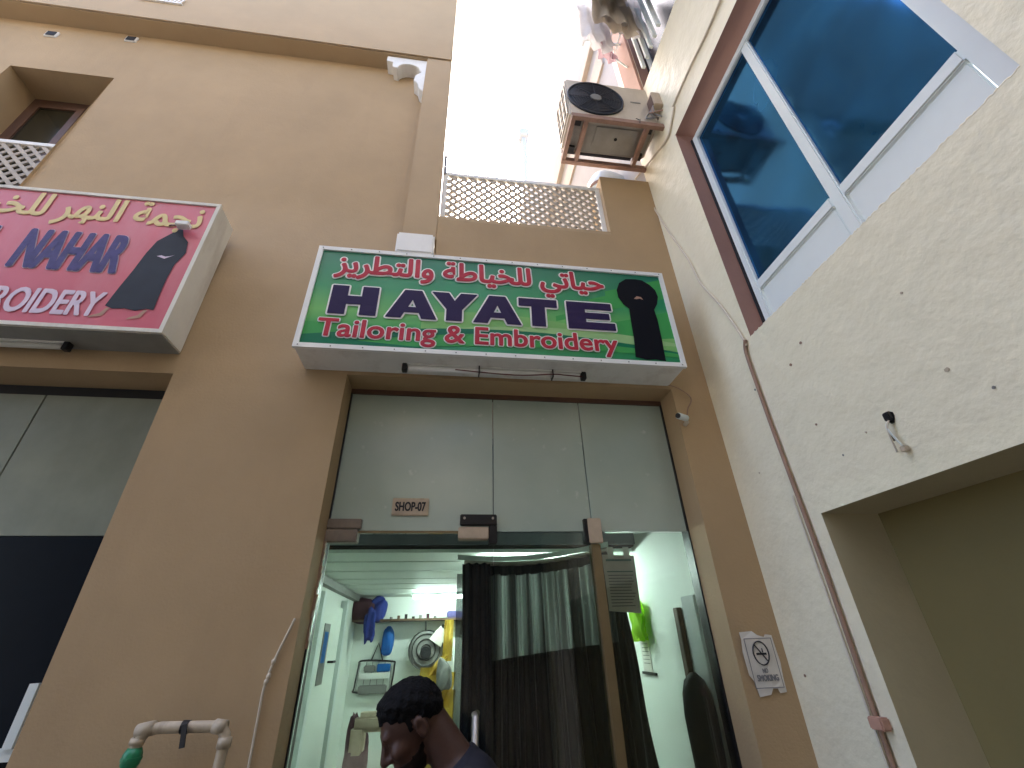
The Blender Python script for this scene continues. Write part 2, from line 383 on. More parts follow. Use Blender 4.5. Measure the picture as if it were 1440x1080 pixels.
# ================================================================== THE SETTING
YF = 2.0                # plane of the shop facade
YG = 2.16               # plane of the glazing
XR = 1.43               # plane of the neighbouring building's wall
struct('ground', MB().quad((-60, -60, 0), (60, -60, 0), (60, 60, 0), (-60, 60, 0)), 'ground')

# ---- building with the shops
sb = thing('shop_building', 'tan painted building with shop fronts, tall upper wall and recessed panel', 'building', (-3, 4, 0))
def wy(z):              # the upper panel lies 13 cm behind the lower wall, with a long soft transition
    t = min(1, max(0, (z-3.25)/1.0)); return YF+.13*t*t*(3-2*t)
fL = lambda u, v, d: (u, wy(v)+d, v)
DOOR = (-.545, 1.205, 0, 2.80); LSHOP = (-4.3, -1.342, 0, 2.76); WIN = (-3.43, -2.72, 4.0, 5.46)
mb = MB()
wall_holes(mb, [-9, -.37], [0, 3.25+0]+[3.25+i*.1 for i in range(1, 11)]+[6.14], [LSHOP, WIN, (-.545, -.37, 0, 2.8)], fL, 0)
reveal(mb, LSHOP, fL, .2, 'lrt'); reveal(mb, WIN, fL, .34, 'lrtb'); reveal(mb, DOOR, lambda u, v, d: (u, YF+d, v), .215, 'lrt')
part('wall', mb, 'tan', sb, smooth=True)
mb = MB()
fR = lambda u, v, d: (u, YF+d, v)
wall_holes(mb, [-.37, -.155, XR], [0, 3.68], [(-.37, 1.205, 0, 2.8)], fR, 0)
mb.quad((-.155, YF, 3.68), (XR, YF, 3.68), (XR, YF, 4.03), (-.155, YF, 4.03))
mb.quad((-.155, YF, 4.03), (XR, YF, 4.03), (XR, YF+.16, 4.03), (-.155, YF+.16, 4.03))
mb.quad((1.035, YF, 4.03), (XR, YF, 4.03), (XR, YF, 4.68), (1.035, YF, 4.68))
part('shop_wall', mb, 'tan', sb)
part('parapet_pier', MB().box(1.035, XR-.002, YF+.002, YF+.25, 4.0, 4.678), 'tan', sb)
part('parapet_kerb', MB().box(-.155, 1.035, YF+.002, YF+.16, 4.031, 4.06), 'tan2', sb)
part('pilaster', MB().box(-.372, -.155, YF-.003, YF+.3, 3.83, 6.142), 'tan2', sb, bev=.006)
part('pilaster_base', MB().box(-.395, -.165, YF-.045, YF+.2, 3.66, 3.832), 'white', sb, bev=.012)
part('frieze', MB().box(-9, -.155, YF, YF+.4, 6.14, 10.0), 'tan2', sb)
part('frieze_moulding', MB().box(-9, -.1565, YF-.012, YF+.002, 6.145, 6.395), 'tan2', sb, bev=.008, seg=2)
part('side_wall', MB().box(-9, -.157, YF+.41, 10, 2.72, 9.98), 'tan2', sb)
part('lower_side_wall', MB().box(-9, -1.06, YF+.41, 10, 0.0, 2.71), 'tan2', sb)
part('corner_strip', MB().box(-.368, -.156, YF+.004, YF+.42, 4.0, 6.139), 'tan2', sb)
# scrolled white corbel in the corner under the frieze
cor = [(-.36, 6.135), (-.72, 6.135), (-.72, 6.055), (-.665, 6.04), (-.66, 5.965), (-.62, 5.95)]
cor += [(-.52+.095*math.cos(a), 5.955+.085*math.sin(a)) for a in np.linspace(math.pi, .15, 9)]
cor += [(-.41, 5.93), (-.455, 5.87), (-.465, 5.78), (-.43, 5.74), (-.41, 5.66), (-.375, 5.62), (-.36, 5.58)]
part('corbel', MB().prism(cor, lambda u, v, d: (u, d, v), YF+.02, YF+.13), 'white', sb, bev=.006)
for px, py in ((73, 50), (185, 57)):
    p = onY(px, py, wy(5.9)); v = part('wall_vent', MB().box(p[0]-.045, p[0]+.045, p[1]-.012, p[1]+.01, p[2]-.03, p[2]+.045), 'white', sb, bev=.004)
    part('vent_hole', MB().box(p[0]-.032, p[0]+.032, p[1]-.016, p[1]-.011, p[2]-.022, p[2]+.034), 'dark', v)
part('roof_terrace', MB().quad((-.155, YF+.16, 4.0), (XR, YF+.16, 4.0), (XR, 10, 4.0), (-.155, 10, 4.0)), 'roof', sb)
ag = part('air_grille', MB().box(-2.84, -2.50, YF-.016, YF, 6.47, 6.482), 'white', sb)
for i in range(12): part('grille_slat', MB().bar((-2.83+i*.028, YF-.012, 6.482), (-2.81+i*.028, YF-.012, 6.57), .006, .012), 'white', ag)
part('terrace_post', MB().box(-.150, -.128, YF+.03, YF+.06, 4.56, 4.78), 'grey', sb)
# upper window of the tan building
wy0 = wy(5)+.24
wn_ = part('window', MB().box(-3.43, -2.72, wy0, wy0+.03, 5.36, 5.46).box(-2.80, -2.72, wy0, wy0+.03, 4.0, 5.36).box(-3.43, -3.36, wy0, wy0+.03, 4.0, 5.36), 'brown', sb)
part('pane', MB().box(-3.36, -3.07, wy0+.012, wy0+.018, 4.0, 5.36), 'darkpane', wn_)  # dark olive colour put in for the dim room behind this pane
part('pane', MB().box(-3.02, -2.80, wy0+.012, wy0+.018, 4.0, 5.18), 'frost', wn_)
part('sash_rail', MB().box(-3.07, -3.02, wy0-.02, wy0+.01, 4.0, 5.36).box(-3.02, -2.80, wy0-.01, wy0+.008, 5.18, 5.21), 'brown', wn_)
part('dark_room_sheet', MB().box(-3.43, -2.72, wy0+.06, wy0+.07, 4.0, 5.46), 'dark', wn_)  # near-black sheet stands in for the unlit room
def lattice(parent, x0, x1, z0, z1, y, pitch, w=.020, t=.008, rail=.035):
    la = part('lattice', MB().box(x0, x1, y-.015, y+.015, z1-rail, z1).box(x0, x1, y-.015, y+.015, z0, z0+rail).box(x0, x0+rail, y-.0145, y+.0145, z0+rail, z1-rail).box(x1-rail, x1, y-.0145, y+.0145, z0+rail, z1-rail), 'white', parent, bev=.003, seg=1)
    a, b, c, d = x0+rail*.8, x1-rail*.8, z0+rail*.8, z1-rail*.8; H = d-c
    for s in (1, -1):
        k = a-H if s > 0 else a
        while k < (b if s > 0 else b+H):
            # the line x = k + s*(z-c)
            if s > 0: xa, xb = max(a, k), min(b, k+H); za, zb = c+(xa-k), c+(xb-k)
            else: xa, xb = min(b, k), max(a, k-H); za, zb = c+(k-xa), c+(k-xb)
            if abs(xb-xa) > .02:
                yy = y+.005*s
                part('slat', MB().bar((xa, yy, za), (xb, yy, zb), t, w, up=(-s, 0, 1)), 'lattice', la)
            k += pitch
    return la
MT['lattice'] = mat('beige_lattice_paint', (.43, .375, .305), .6, .08, 8, stain=((.3, .25, .19), .4, 9))
lattice(sb, -.15, 1.03, 4.06, 4.59, YF+.05, .071, .022)
lattice(sb, -3.425, -2.725, 4.02, 4.73, wy(5)+.12, .085, .026)
# left shop front
ls = part('left_shopfront', MB().box(-4.3, -1.342, YG+.02, YG+.06, 2.68, 2.76), 'dark', sb)
x = -1.345
for i, w_ in enumerate((.62, .80, .80)):
    part('frosted_pane', MB().box(x-w_+.004, x-.004, YG, YG+.012, 2.04, 2.70), 'frostdark', ls); x -= w_
part('dark_pane', MB().box(-4.3, -1.345, YG+.001, YG+.013, 0.02, 2.036), 'blackglass' if 'blackglass' in MT else 'dark', ls)
part('door_rail', MB().box(-1.52, -1.36, YG-.03, YG-.005, 1.30, 1.335).box(-1.46, -1.43, YG-.04, YG-.01, 1.335, 1.52), 'whiteclean', ls)
part('shutter_gap', MB().box(-4.3, -1.342, YF+.21, YF+.24, 0.0, 2.76), 'dark', ls)

# ---- glazed front of the shop with the green sign
sf = thing('glass_storefront', 'frameless glass shop front with frosted transom panes below the green sign', 'shop front', (.33, YG, 0))
D1, D2 = .215, .705
part('head_channel', MB().box(-.545, 1.205, YG-.012, YG+.03, 2.775, 2.80), 'brown', sf)
for a, b in ((-.541, D1-.0025), (D1+.0025, D2-.0025), (D2+.0025, 1.201)):
    part('transom_pane', MB().box(a, b, YG, YG+.012, 2.062, 2.774), 'frost', sf, bev=.001, seg=1)
dl = part('door', MB().box(-.537, D1-.004, YG, YG+.012, .012, 2.05), 'glass', sf)
part('fixed_pane', MB().box(D1+.004, D2-.004, YG, YG+.012, .006, 2.056), 'glass', sf)
part('fixed_pane', MB().box(D2+.004, 1.201, YG, YG+.012, .006, 2.056), 'glass', sf)
part('edge_seal', MB().box(-.5449, -.5375, YG-.012, YF+.214, 0, 2.775), 'black', sf)
part('edge_seal', MB().box(1.1975, 1.2049, YG-.012, YF+.214, 0, 2.775), 'black', sf)
part('transom_rail', MB().box(-.44, .09, YG-.006, YG+.004, 2.050, 2.061), 'gold', sf)
hp = [(.135, YG-.012, 1.36), (.135, YG-.055, 1.36), (.135, YG-.055, .86), (.135, YG-.012, .86)]
part('handle', MB().tube(hp, .0125, 10), 'alu', dl, smooth=True)
part('handle', MB().tube([(p[0]+.012, 2*YG+.012-p[1], p[2]) for p in hp], .0125, 10), 'alu', dl, smooth=True)
# patch fittings
part('patch_fitting', MB().box(-.545, -.395, YG-.022, YG+.034, 2.068, 2.112).box(-.545, -.405, YG-.026, YG+.034, 2.008, 2.0645), 'bronze', sf, bev=.004)
pf = part('patch_fitting', MB().box(.055, .23, YG-.024, YG+.034, 2.085, 2.135).box(.192, .23, YG-.0235, YG+.034, 2.0, 2.085), 'black', sf, bev=.004)
part('cover_plate', MB().box(.048, .19, YG-.03, YG+.03, 2.02, 2.075), 'peach', pf, bev=.004)
for sx in (.075, .21):
    part('screw', MB().tube([(sx, YG-.023, 2.116), (sx, YG-.029, 2.116)], .006, 8), 'alu', pf)
pf = part('patch_fitting', MB().box(.658, .70, YG-.02, YG+.034, 2.005, 2.118), 'black', sf, bev=.003)
part('cover_plate', MB().box(.675, .742, YG-.034, YG-.021, 2.0, 2.118), 'peach', pf, bev=.004)
part('edge_profile', MB().box(.685, .730, YG-.02, YG+.03, .01, 1.999), 'gold', sf, bev=.004)
# ragged filler where the left jamb meets the glass
mbk = MB()
for i in range(16):
    z = 1.60+i*.028; mbk.bar((-.543, YG-.012, z), (-.541+random.uniform(-.004, .004), YG-.012, z+.03), .012+random.uniform(0, .02), .01+random.uniform(0, .012))
part('filler', mbk, 'conduit', sf)

# ---- building on the right
nb = thing('neighbour_building', 'cream plastered building with blue glass windows rising over the passage', 'building', (3.5, 3, 0))
fW = lambda u, v, d: (XR+d, u, v)
W1 = (.385, 1.572, 2.865, 4.585); W2 = (.42, 1.715, 5.50, 7.25); GAR = (-2.2, 1.55, 0, 2.0)
mb = MB(); wall_holes(mb, [-3.5, 2.02], [0, 10.7], [W1, W2, GAR], fW, 0)
part('wall', mb, 'cream', nb)
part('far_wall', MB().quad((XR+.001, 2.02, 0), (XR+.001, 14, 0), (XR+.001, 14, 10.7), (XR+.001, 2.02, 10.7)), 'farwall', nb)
mb = MB().quad((XR, -3.5, 10.7), (XR, 14, 10.7), (9, 14, 10.7), (9, -3.5, 10.7)).quad((XR, 14, 0), (9, 14, 0), (9, 14, 10.7), (XR, 14, 10.7)).quad((XR, -3.5, 0), (9, -3.5, 0), (9, -3.5, 10.7), (XR, -3.5, 10.7))
part('roof', mb, 'roof', nb)
part('jamb', reveal(MB(), GAR, fW, .25, 'rt'), 'jamb', nb)
part('door_panel', MB().box(XR+.25, XR+.28, -2.2, 1.55, 0, 2.0), 'olive', nb)
for nm, Wn, dep in (('window', W1, .13), ('window', W2, .13)):
    y0, y1, z0, z1 = Wn
    rv = part(nm, reveal(MB(), Wn, fW, dep+.02, 'lrtb'), 'reveal', nb)
    X0, X1 = XR+dep-.03, XR+dep+.02
    a, b, zt = y0+.01, y1-.012, z1-.06
    my = .985 if Wn is W1 else 1.15
    zr = 3.16 if Wn is W1 else z0+.16
    fr = part('frame', MB().box(X0, X1, a, a+.075, z0, zt).box(X0, X1, b-.045, b, z0, zt).box(X0, X1, a+.075, b-.045, zt-.05, zt)
         .box(X0, X1, my-.027, my+.027, z0, zt-.05).box(X0, X1, a+.075, my-.027, zr-.03, zr+.03).box(X0, X1, my+.027, b-.045, zr-.03, zr+.03), 'whiteclean', rv, bev=.006)
    for u0, u1 in ((a+.075, my-.027), (my+.027, b-.045)):
        part('pane', MB().box(X0+.018, X0+.026, u0, u1, zr+.03, zt-.05), 'blueglass' if Wn is W1 else 'bluedark', rv)
        part('kick_panel', MB().box(X0+.012, X0+.026, u0+.006, u1-.006, z0, zr-.034), 'whiteclean', rv, bev=.004)
    part('gasket', MB().box(X0-.004, X0+.03, b, y1, z0, zt), 'dark', rv)
# rough plaster bead along the window ledge
mb = MB(); n = 190; pts = []; rr = []
for i in range(n+1):
    t = i/n; pts.append((XR+.003, .385+t*1.19, 2.865+random.uniform(-.003, .004))); rr.append(.0028+random.random()*.002)
part('ledge_plaster', mb.tube(pts, rr, 6), 'cream', nb, smooth=True)
# string courses on the far part of the wall
for z0, z1, pr_ in ((6.9, 7.25, .02), (7.52, 7.62, .05)):
    part('string_course', MB().box(XR-pr_, XR+.01, 2.15, 13.9, z0, z1), 'farband' if z0 < 10 else 'farwall', nb, bev=.01)
part('pier_strip', MB().box(XR-.02, XR+.01, 1.72, 1.93, 5.45, 8.2), 'band', nb, bev=.006)

# ---- the side of the passage behind the camera, and a far building seen past the terrace
ob = thing('opposite_building', 'plain tan building facing the shops across the narrow passage, its overhang added for shade', 'building', (-3, -4.2, 0))
fO = lambda u, v, d: (u, -0.95-d, v)            # unseen upper floors, made to overhang so they shade the lower facade
HO = [(-3.6+i*2.6, -2.2+i*2.6, 4.1, 5.5) for i in range(3)]
mb = MB(); wall_holes(mb, [-6.0, 6], [3.0, 7.2], HO, fO, 0)
for h in HO: reveal(mb, h, fO, .15)
mb.quad((-6.0, -0.95, 7.2), (6, -0.95, 7.2), (6, -9, 7.2), (-6.0, -9, 7.2)).quad((-6.0, -0.95, 3.0), (6, -0.95, 3.0), (6, -2.6, 3.0), (-6.0, -2.6, 3.0)).quad((-6.0, -2.6, 0), (6, -2.6, 0), (6, -2.6, 3.0), (-6.0, -2.6, 3.0))
part('wall', mb, 'opp', ob)
for h in HO: part('window', MB().box(h[0], h[1], -1.11, -1.08, h[2], h[3]), 'blueglass', ob)
fb = thing('far_tower', 'pale square tower with wider cap far beyond the terrace lattice', 'tower', (1.2, 26, 0))
p = onY(737, 200, 26.0)
part('shaft', MB().box(p[0]-.22, p[0]+.22, 25.8, 26.3, 0, p[2]+.6), 'bleach', fb)
part('cap', MB().box(p[0]-.5, p[0]+.5, 25.5, 26.6, p[2]+.6, p[2]+1.7), 'bleach', fb, bev=.05)

# ================================================================== SIGNS
gs = thing('shop_sign', 'green box sign with white frame reading HAYATE above the glass shop front', 'sign', (.22, 1.9, 2.815))
GX0, GX1, GZ0, GZ1, GY = -.752, 1.192, 2.815, 3.472, 1.80
part('box', MB().box(GX0, GX1, GY+.004, YF-.002, GZ0, GZ1), 'signmetal', gs, bev=.006)
fr_ = .022
part('frame', MB().box(GX0-.003, GX1+.003, GY-.012, GY+.006, GZ1-fr_, GZ1+.003).box(GX0-.003, GX1+.003, GY-.012, GY+.006, GZ0-.003, GZ0+fr_)
     .box(GX0-.003, GX0+fr_, GY-.0115, GY+.006, GZ0+fr_, GZ1-fr_).box(GX1-fr_, GX1+.003, GY-.0115, GY+.006, GZ0+fr_, GZ1-fr_), 'twhite', gs)
pn = part('printed_face', MB().box(GX0+.01, GX1-.01, GY-.002, GY+.003, GZ0+.01, GZ1-.01), 'signgreen', gs)
XA, XB, ZA, ZB = GX0+fr_, GX1-fr_, GZ0+fr_, GZ1-fr_
def swoosh(m, lo, hi, y, x0=XA, x1=XB):
    mb = MB(); N = 40
    xs = [x0+(x1-x0)*i/N for i in range(N+1)]
    cl = lambda z: min(ZB, max(ZA, z))
    vs = [(q, y, cl(lo((q-XA)/(XB-XA)))) for q in xs]+[(q, y, cl(hi((q-XA)/(XB-XA)))) for q in xs]
    mb.add(vs, [(i, i+1, N+2+i, N+1+i) for i in range(N)]); part('swoosh', mb, m, pn, recalc=False)
swoosh('sw_mid', lambda t: 2.86+.06*t, lambda t: 2.97+.55*max(0, t-.45)**1.6, GY-.0024)
swoosh('sw_light', lambda t: 2.90+.05*math.sin(t*3), lambda t: 2.93+.16*math.sin(min(1, t*1.1)*3.1)+.25*max(0, t-.5)**2, GY-.0028, XA+.55)
swoosh('sw_pale', lambda t: 2.955+.01*math.sin(t*5), lambda t: 2.965+.16*max(0, t-.33)*max(0, 1.0-t)*3, GY-.0032, XA+.6, XB)
swoosh('sw_dark', lambda t: 2.80+.16*math.sin(t*2.6+.1), lambda t: 2.86+.125*math.sin(t*2.5+.25), GY-.0036)
swoosh('sw_mid', lambda t: 2.80+.09*math.sin(t*2.2), lambda t: 2.815+.12*math.sin(t*2.3+.1), GY-.004)
swoosh('sw_dark', lambda t: 2.80, lambda t: 2.885-.12*t, GY-.0043, XA, XA+1.0)
for k in range(4):
    swoosh('sw_mid', lambda t, k=k: 3.02+.62*(t-.55+.05*k)-.02, lambda t, k=k: 3.03+.66*(t-.55+.05*k), GY-.0026-.0001*k, XA+1.25+.1*k, XB)
a, f = text_mesh(AR_HAYATI)
lettering(pn, 'arabic_lettering', a, f, (-.645, .812, 3.228, 3.428), GY-.0102, .0058, 'tred', .0075)
# HAYATE in wide block capitals, polygons in a unit box
GL = {'H': [[(0, 0), (.34, 0), (.34, .36), (.66, .36), (.66, 0), (1, 0), (1, 1), (.66, 1), (.66, .64), (.34, .64), (.34, 1), (0, 1)]],
      'Y': [[(.335, 0), (.665, 0), (.665, .40), (1, 1), (.64, 1), (.5, .70), (.36, 1), (0, 1), (.335, .40)]],
      'T': [[(.33, 0), (.67, 0), (.67, .72), (1, .72), (1, 1), (0, 1), (0, .72), (.33, .72)]],
      'E': [[(0, 0), (1, 0), (1, .25), (.38, .25), (.38, .39), (.9, .39), (.9, .61), (.38, .61), (.38, .75), (.97, .75), (.97, 1), (0, 1)]],
      'A': [[(0, 0), (.29, 0), (.35, .2), (.5, .2), (.5, .38), (.41, .38), (.5, .68), (.5, 1), (.33, 1)], [(1, 0), (.67, 1), (.5, 1), (.5, .68), (.59, .38), (.5, .38), (.5, .2), (.65, .2), (.71, 0)]]}
lv, lf = [], []
for ch, x0, x1 in (('H', -.635, -.408), ('A', -.358, -.108), ('Y', -.135, .098), ('A', .082, .330), ('T', .322, .528), ('E', .585, .842)):
    for poly in GL[ch]:
        b = len(lv); lv += [(x0+(x1-x0)*u, 3.022+.182*v) for u, v in poly]; lf.append(tuple(range(b, b+len(poly))))
lv = np.array(lv)
o = part('name_lettering', spread(MB(), lv, lf, .002, GY-.0102), 'tindigo', pn, recalc=False)
part('name_lettering_outline', spread(MB(), lv, lf, .0105, GY-.0082, n=16), 'twhite', o, recalc=False)
a, f = text_mesh('Tailoring & Embroidery')
lettering(pn, 'trade_lettering', a, f, (-.665, .835, 2.852, 2.988), GY-.0102, .0036, 'tred', .0055)
fig = [(1.02, 3.415), (1.06, 3.41), (1.10, 3.38), (1.128, 3.34), (1.135, 3.29), (1.118, 3.235), (1.092, 3.19), (1.098, 3.12), (1.095, 2.98), (1.088, 2.845), (1.03, 2.853), (.985, 2.848), (.925, 2.862),
       (.936, 2.98), (.940, 3.10), (.945, 3.185), (.915, 3.215), (.893, 3.265), (.892, 3.32), (.915, 3.375), (.96, 3.41)]
o = part('robe_print', MB().add([(u, GY-.006, v) for u, v in fig], [tuple(range(len(fig)))]), 'tblack', pn, recalc=False)
part('hand_print', MB().add([(u, GY-.0065, v) for u, v in [(.985, 3.262), (1.005, 3.282), (1.03, 3.278), (1.04, 3.258), (1.02, 3.266), (1.0, 3.26)]], [tuple(range(6))]), 'tskin', o, recalc=False)
for i in range(14):   # rivets round the frame
    t = i/13
    part('rivet', MB().box(GX0+.02+t*(GX1-GX0-.04)-.003, GX0+.02+t*(GX1-GX0-.04)+.003, GY-.0135, GY-.011, GZ0+.006, GZ0+.012), 'grey', gs)
    part('rivet', MB().box(GX0+.02+t*(GX1-GX0-.04)-.003, GX0+.02+t*(GX1-GX0-.04)+.003, GY-.0135, GY-.011, GZ1-.012, GZ1-.006), 'grey', gs)

rs = thing('shop_sign', 'faded red box sign with dusty white sides over the left shop', 'sign', (-2.3, 1.9, 2.87))
RX0, RX1, RZ0, RZ1, RY = -3.3, -1.345, 2.872, 3.765, 1.83
part('box', MB().box(RX0, RX1, RY+.004, YF-.002, RZ0, RZ1), 'dustywhite', rs, bev=.005)
part('bottom_sheet', MB().box(RX0, RX1-.004, RY+.008, YF-.004, RZ0-.004, RZ0-.0005), 'grimy', rs)
part('frame', MB().box(RX0, RX1+.003, RY-.010, RY+.006, RZ1-.018, RZ1+.002).box(RX0, RX1+.003, RY-.010, RY+.006, RZ0-.002, RZ0+.018).box(RX1-.016, RX1+.003, RY-.0095, RY+.006, RZ0+.018, RZ1-.018), 'dustywhite', rs)
pn = part('printed_face', MB().box(RX0+.01, RX1-.008, RY-.002, RY+.003, RZ0+.01, RZ1-.01), 'signred', rs)
a, f = text_mesh(AR_NAHAR)
lettering(pn, 'arabic_lettering', a, f, (-2.66, -1.405, 3.515, 3.735), RY-.0065, .005, 'tgold')
for tx, x0, x1 in (('AL', -2.52, -2.20), ('NAHAR', -2.135, -1.678)):
    a, f = text_mesh(tx); lettering(pn, 'name_lettering', a, f, (x0, x1, 3.215, 3.462), RY-.0075, .009, 'tblue', .003, 'tlilac')
a, f = text_mesh('EMBROIDERY')
lettering(pn, 'trade_lettering', a, f, (-2.30, -1.655, 2.945, 3.085), RY-.0065, .0045, 'tlilac')
fig = [(-1.472, 3.548), (-1.455, 3.50), (-1.42, 3.46), (-1.405, 3.38), (-1.43, 3.30), (-1.435, 3.2), (-1.43, 3.08), (-1.425, 3.0), (-1.46, 3.005), (-1.5, 2.99), (-1.55, 3.0), (-1.60, 2.995), (-1.635, 3.01),
       (-1.62, 3.12), (-1.60, 3.24), (-1.585, 3.36), (-1.565, 3.45), (-1.52, 3.51), (-1.49, 3.55)]
o = part('robe_print', MB().add([(u, RY-.0045, v) for u, v in fig], [tuple(range(len(fig)))]), 'tslate', pn, recalc=False)
part('sleeve_print', MB().add([(u, RY-.005, v) for u, v in [(-1.53, 3.345), (-1.49, 3.33), (-1.452, 3.36), (-1.47, 3.35), (-1.49, 3.345), (-1.51, 3.352)]], [tuple(range(6))]), 'tlilac', o, recalc=False)
for fx in (-1.66, -1.50):
    part('foot_print', MB().add([(u, RY-.0045, v) for u, v in [(fx+.05, 2.998), (fx+.035, 2.95), (fx-.02, 2.936), (fx-.01, 2.95), (fx+.02, 2.965), (fx+.035, 2.998)]], [tuple(range(6))]), 'tskin', o, recalc=False)
# small white bracket lamp in front of the printed figure
bl = thing('bracket_lamp', 'tiny white floodlight clipped to the face of the red sign', 'lamp', (-1.46, 1.80, 3.53))
part('head', MB().box(-1.49, -1.425, 1.775, 1.815, 3.535, 3.565), 'twhite', bl, bev=.004)
part('arm', MB().tube([(-1.49, 1.80, 3.55), (-1.53, 1.815, 3.565), (-1.55, 1.828, 3.57)], .004, 6), 'redwire', bl)

def tube_lamp(x0, x1, y, z, label, group):
    t = thing('tube_lamp', label, 'lamp', ((x0+x1)/2, y, z), group)
    part('tube', MB().tube([(x0+.02, y, z-.022), (x1-.02, y, z-.022)], .014, 10), 'twhite', t, smooth=True)
    part('batten', MB().box(x0+.01, x1-.01, y-.014, y+.014, z-.008, z), 'signmetal', t)
    for q in (x0, x1): part('lamp_holder', MB().box(q-.012, q+.014, y-.016, y+.016, z-.042, z), 'black', t, bev=.003)
    return t
t = tube_lamp(-.25, .665, 1.90, GZ0-.001, 'white tube lamp on the underside of the green sign', 'unlit tube lamps under signs')
for q in (.12, .50): part('strap', MB().box(q-.003, q+.003, 1.878, 1.922, GZ0-.044, GZ0-.0015), 'black', t)
part('wire', MB().tube(smooth_line([(.66, 1.89, GZ0-.03), (.56, 1.875, GZ0-.035), (.5, 1.88, GZ0-.03), (.3, 1.89, GZ0-.04), (.0, 1.884, GZ0-.028)]), .003, 5), 'redwire', t)
tube_lamp(-3.0, -1.80, 1.945, RZ0-.0045, 'dusty tube lamp on the underside of the faded red sign', 'unlit tube lamps under signs')

# shop number plate
p0, p1 = (-.268, 2.13), (-.096, 2.214)
pl = thing('number_plate', 'beige plate reading SHOP-07 on the frosted transom pane', 'sign', (-.18, YG-.004, 2.13))
part('plate', MB().box(p0[0], p1[0], YG-.008, YG-.0005, p0[1], p1[1]), 'pvc', pl, bev=.003)
part('panel', MB().box(p0[0]+.008, p1[0]-.008, YG-.0095, YG-.0082, p0[1]+.008, p1[1]-.008), 'peach', pl)
a, f = text_mesh('SHOP-07')
lettering(pl, 'lettering', a, f, (p0[0]+.016, p1[0]-.016, 2.152, 2.193), YG-.0115, .0016, 'ink')

# no smoking notice taped to the pier
ns = thing('no_smoking_notice', 'torn paper no smoking notice taped to the tan wall strip', 'notice', (1.31, 1.995, 1.39))
ol = [(1.238, 1.612), (1.30, 1.615), (1.318, 1.60), (1.345, 1.592), (1.355, 1.602), (1.388, 1.598), (1.39, 1.56), (1.394, 1.5), (1.388, 1.45), (1.386, 1.398), (1.352, 1.396), (1.345, 1.412), (1.325, 1.413), (1.312, 1.392), (1.262, 1.386), (1.259, 1.41), (1.252, 1.44), (1.236, 1.46), (1.232, 1.54), (1.24, 1.585)]
part('sheet', MB().prism(ol, lambda u, v, d: (u, d+.004*math.sin(u*60), v), YF-.006, YF-.005), 'paper', ns)
yk = YF-.0115
part('border', MB().box(1.25, 1.375, yk, yk+.0004, 1.586, 1.589).box(1.25, 1.375, yk, yk+.0004, 1.414, 1.417).box(1.25, 1.253, yk, yk+.0004, 1.417, 1.586).box(1.372, 1.375, yk, yk+.0004, 1.417, 1.586), 'greyink', ns)
part('ring', MB().tube([(1.312+.034*math.cos(q), yk, 1.535+.042*math.sin(q)) for q in np.linspace(0, 2*math.pi, 25)], .0028, 4, cap=False), 'ink', ns)
part('slash', MB().bar((1.29, yk, 1.566), (1.335, yk, 1.505), .0006, .005, up=(1, 0, 1)), 'ink', ns)
part('cigarette', MB().box(1.290, 1.336, yk-.0003, yk, 1.528, 1.536).box(1.318, 1.323, yk-.0003, yk, 1.537, 1.552), 'ink', ns)
a, f = text_mesh('NO'); lettering(ns, 'lettering', a, f, (1.299, 1.322, 1.466, 1.481), yk-.0002, .0008, 'greyink')
a, f = text_mesh('SMOKING'); lettering(ns, 'lettering', a, f, (1.268, 1.36, 1.439, 1.459), yk-.0002, .0014, 'greyink')

# ================================================================== AIR CONDITIONER AND ITS SURROUNDINGS
ac = thing('air_conditioner', 'beige outdoor air conditioner unit with large dark fan over the parapet', 'air conditioner', (1.08, 1.82, 4.86))
AX0, AX1, AY0, AY1, AZ0, AZ1 = .735, 1.405, 1.665, 1.945, 4.87, 5.36
part('casing', MB().box(AX0, AX1, AY0, AY1, AZ0, AZ1), 'acbody', ac, bev=.012)
cx, cz, rx = .955, 5.115, .205
sh = part('fan_shroud', MB().tube([(cx, AY0-.004, cz), (cx, AY0+.004, cz)], rx+.01, 40), 'fandark', ac)
part('fan_ring', MB().tube([(cx+(rx+.008)*math.cos(q), AY0-.006, cz+(rx+.008)*math.sin(q)) for q in np.linspace(0, 2*math.pi, 41)], .008, 6, cap=False), 'fandark', sh, smooth=True)
for r_ in np.arange(.045, rx, .02):
    part('grille_ring', MB().tube([(cx+r_*math.cos(q), AY0-.012, cz+r_*math.sin(q)) for q in np.linspace(0, 2*math.pi, 33)], .0022, 4, cap=False), 'fin', sh)
for k in range(8):
    q = k*math.pi/4; part('grille_spoke', MB().tube([(cx+.04*math.cos(q), AY0-.013, cz+.04*math.sin(q)), (cx+rx*math.cos(q), AY0-.008, cz+rx*math.sin(q))], .003, 5), 'fin', sh)
part('hub', MB().tube([(cx, AY0-.018, cz), (cx, AY0-.006, cz)], .045, 20), 'grey', sh, bev=.004)
for k in range(3):
    q0 = k*2*math.pi/3+.3
    bl_ = MB().grid(lambda u, v: (cx+(.04+u*.14)*math.cos(q0+v*.9), AY0-.005-.003*v, cz+(.04+u*.14)*math.sin(q0+v*.9)), 5, 5)
    part('fan_blade', bl_, 'fin', sh, smooth=True)
part('badge', MB().box(1.235, 1.315, AY0-.0025, AY0, 5.13, 5.145), 'grey', ac)
part('base_tray', MB().box(AX0+.02, AX1-.02, AY0+.015, AY1-.015, AZ0-.012, AZ0), 'acunder', ac, bev=.004)
part('tray_boss', MB().box(.95, 1.28, 1.72, 1.87, AZ0-.018, AZ0-.012), 'acunder', ac, bev=.004)
part('drain_hole', MB().tube([(1.12, 1.80, AZ0-.0225), (1.12, 1.80, AZ0-.018)], .012, 10), 'black', ac)
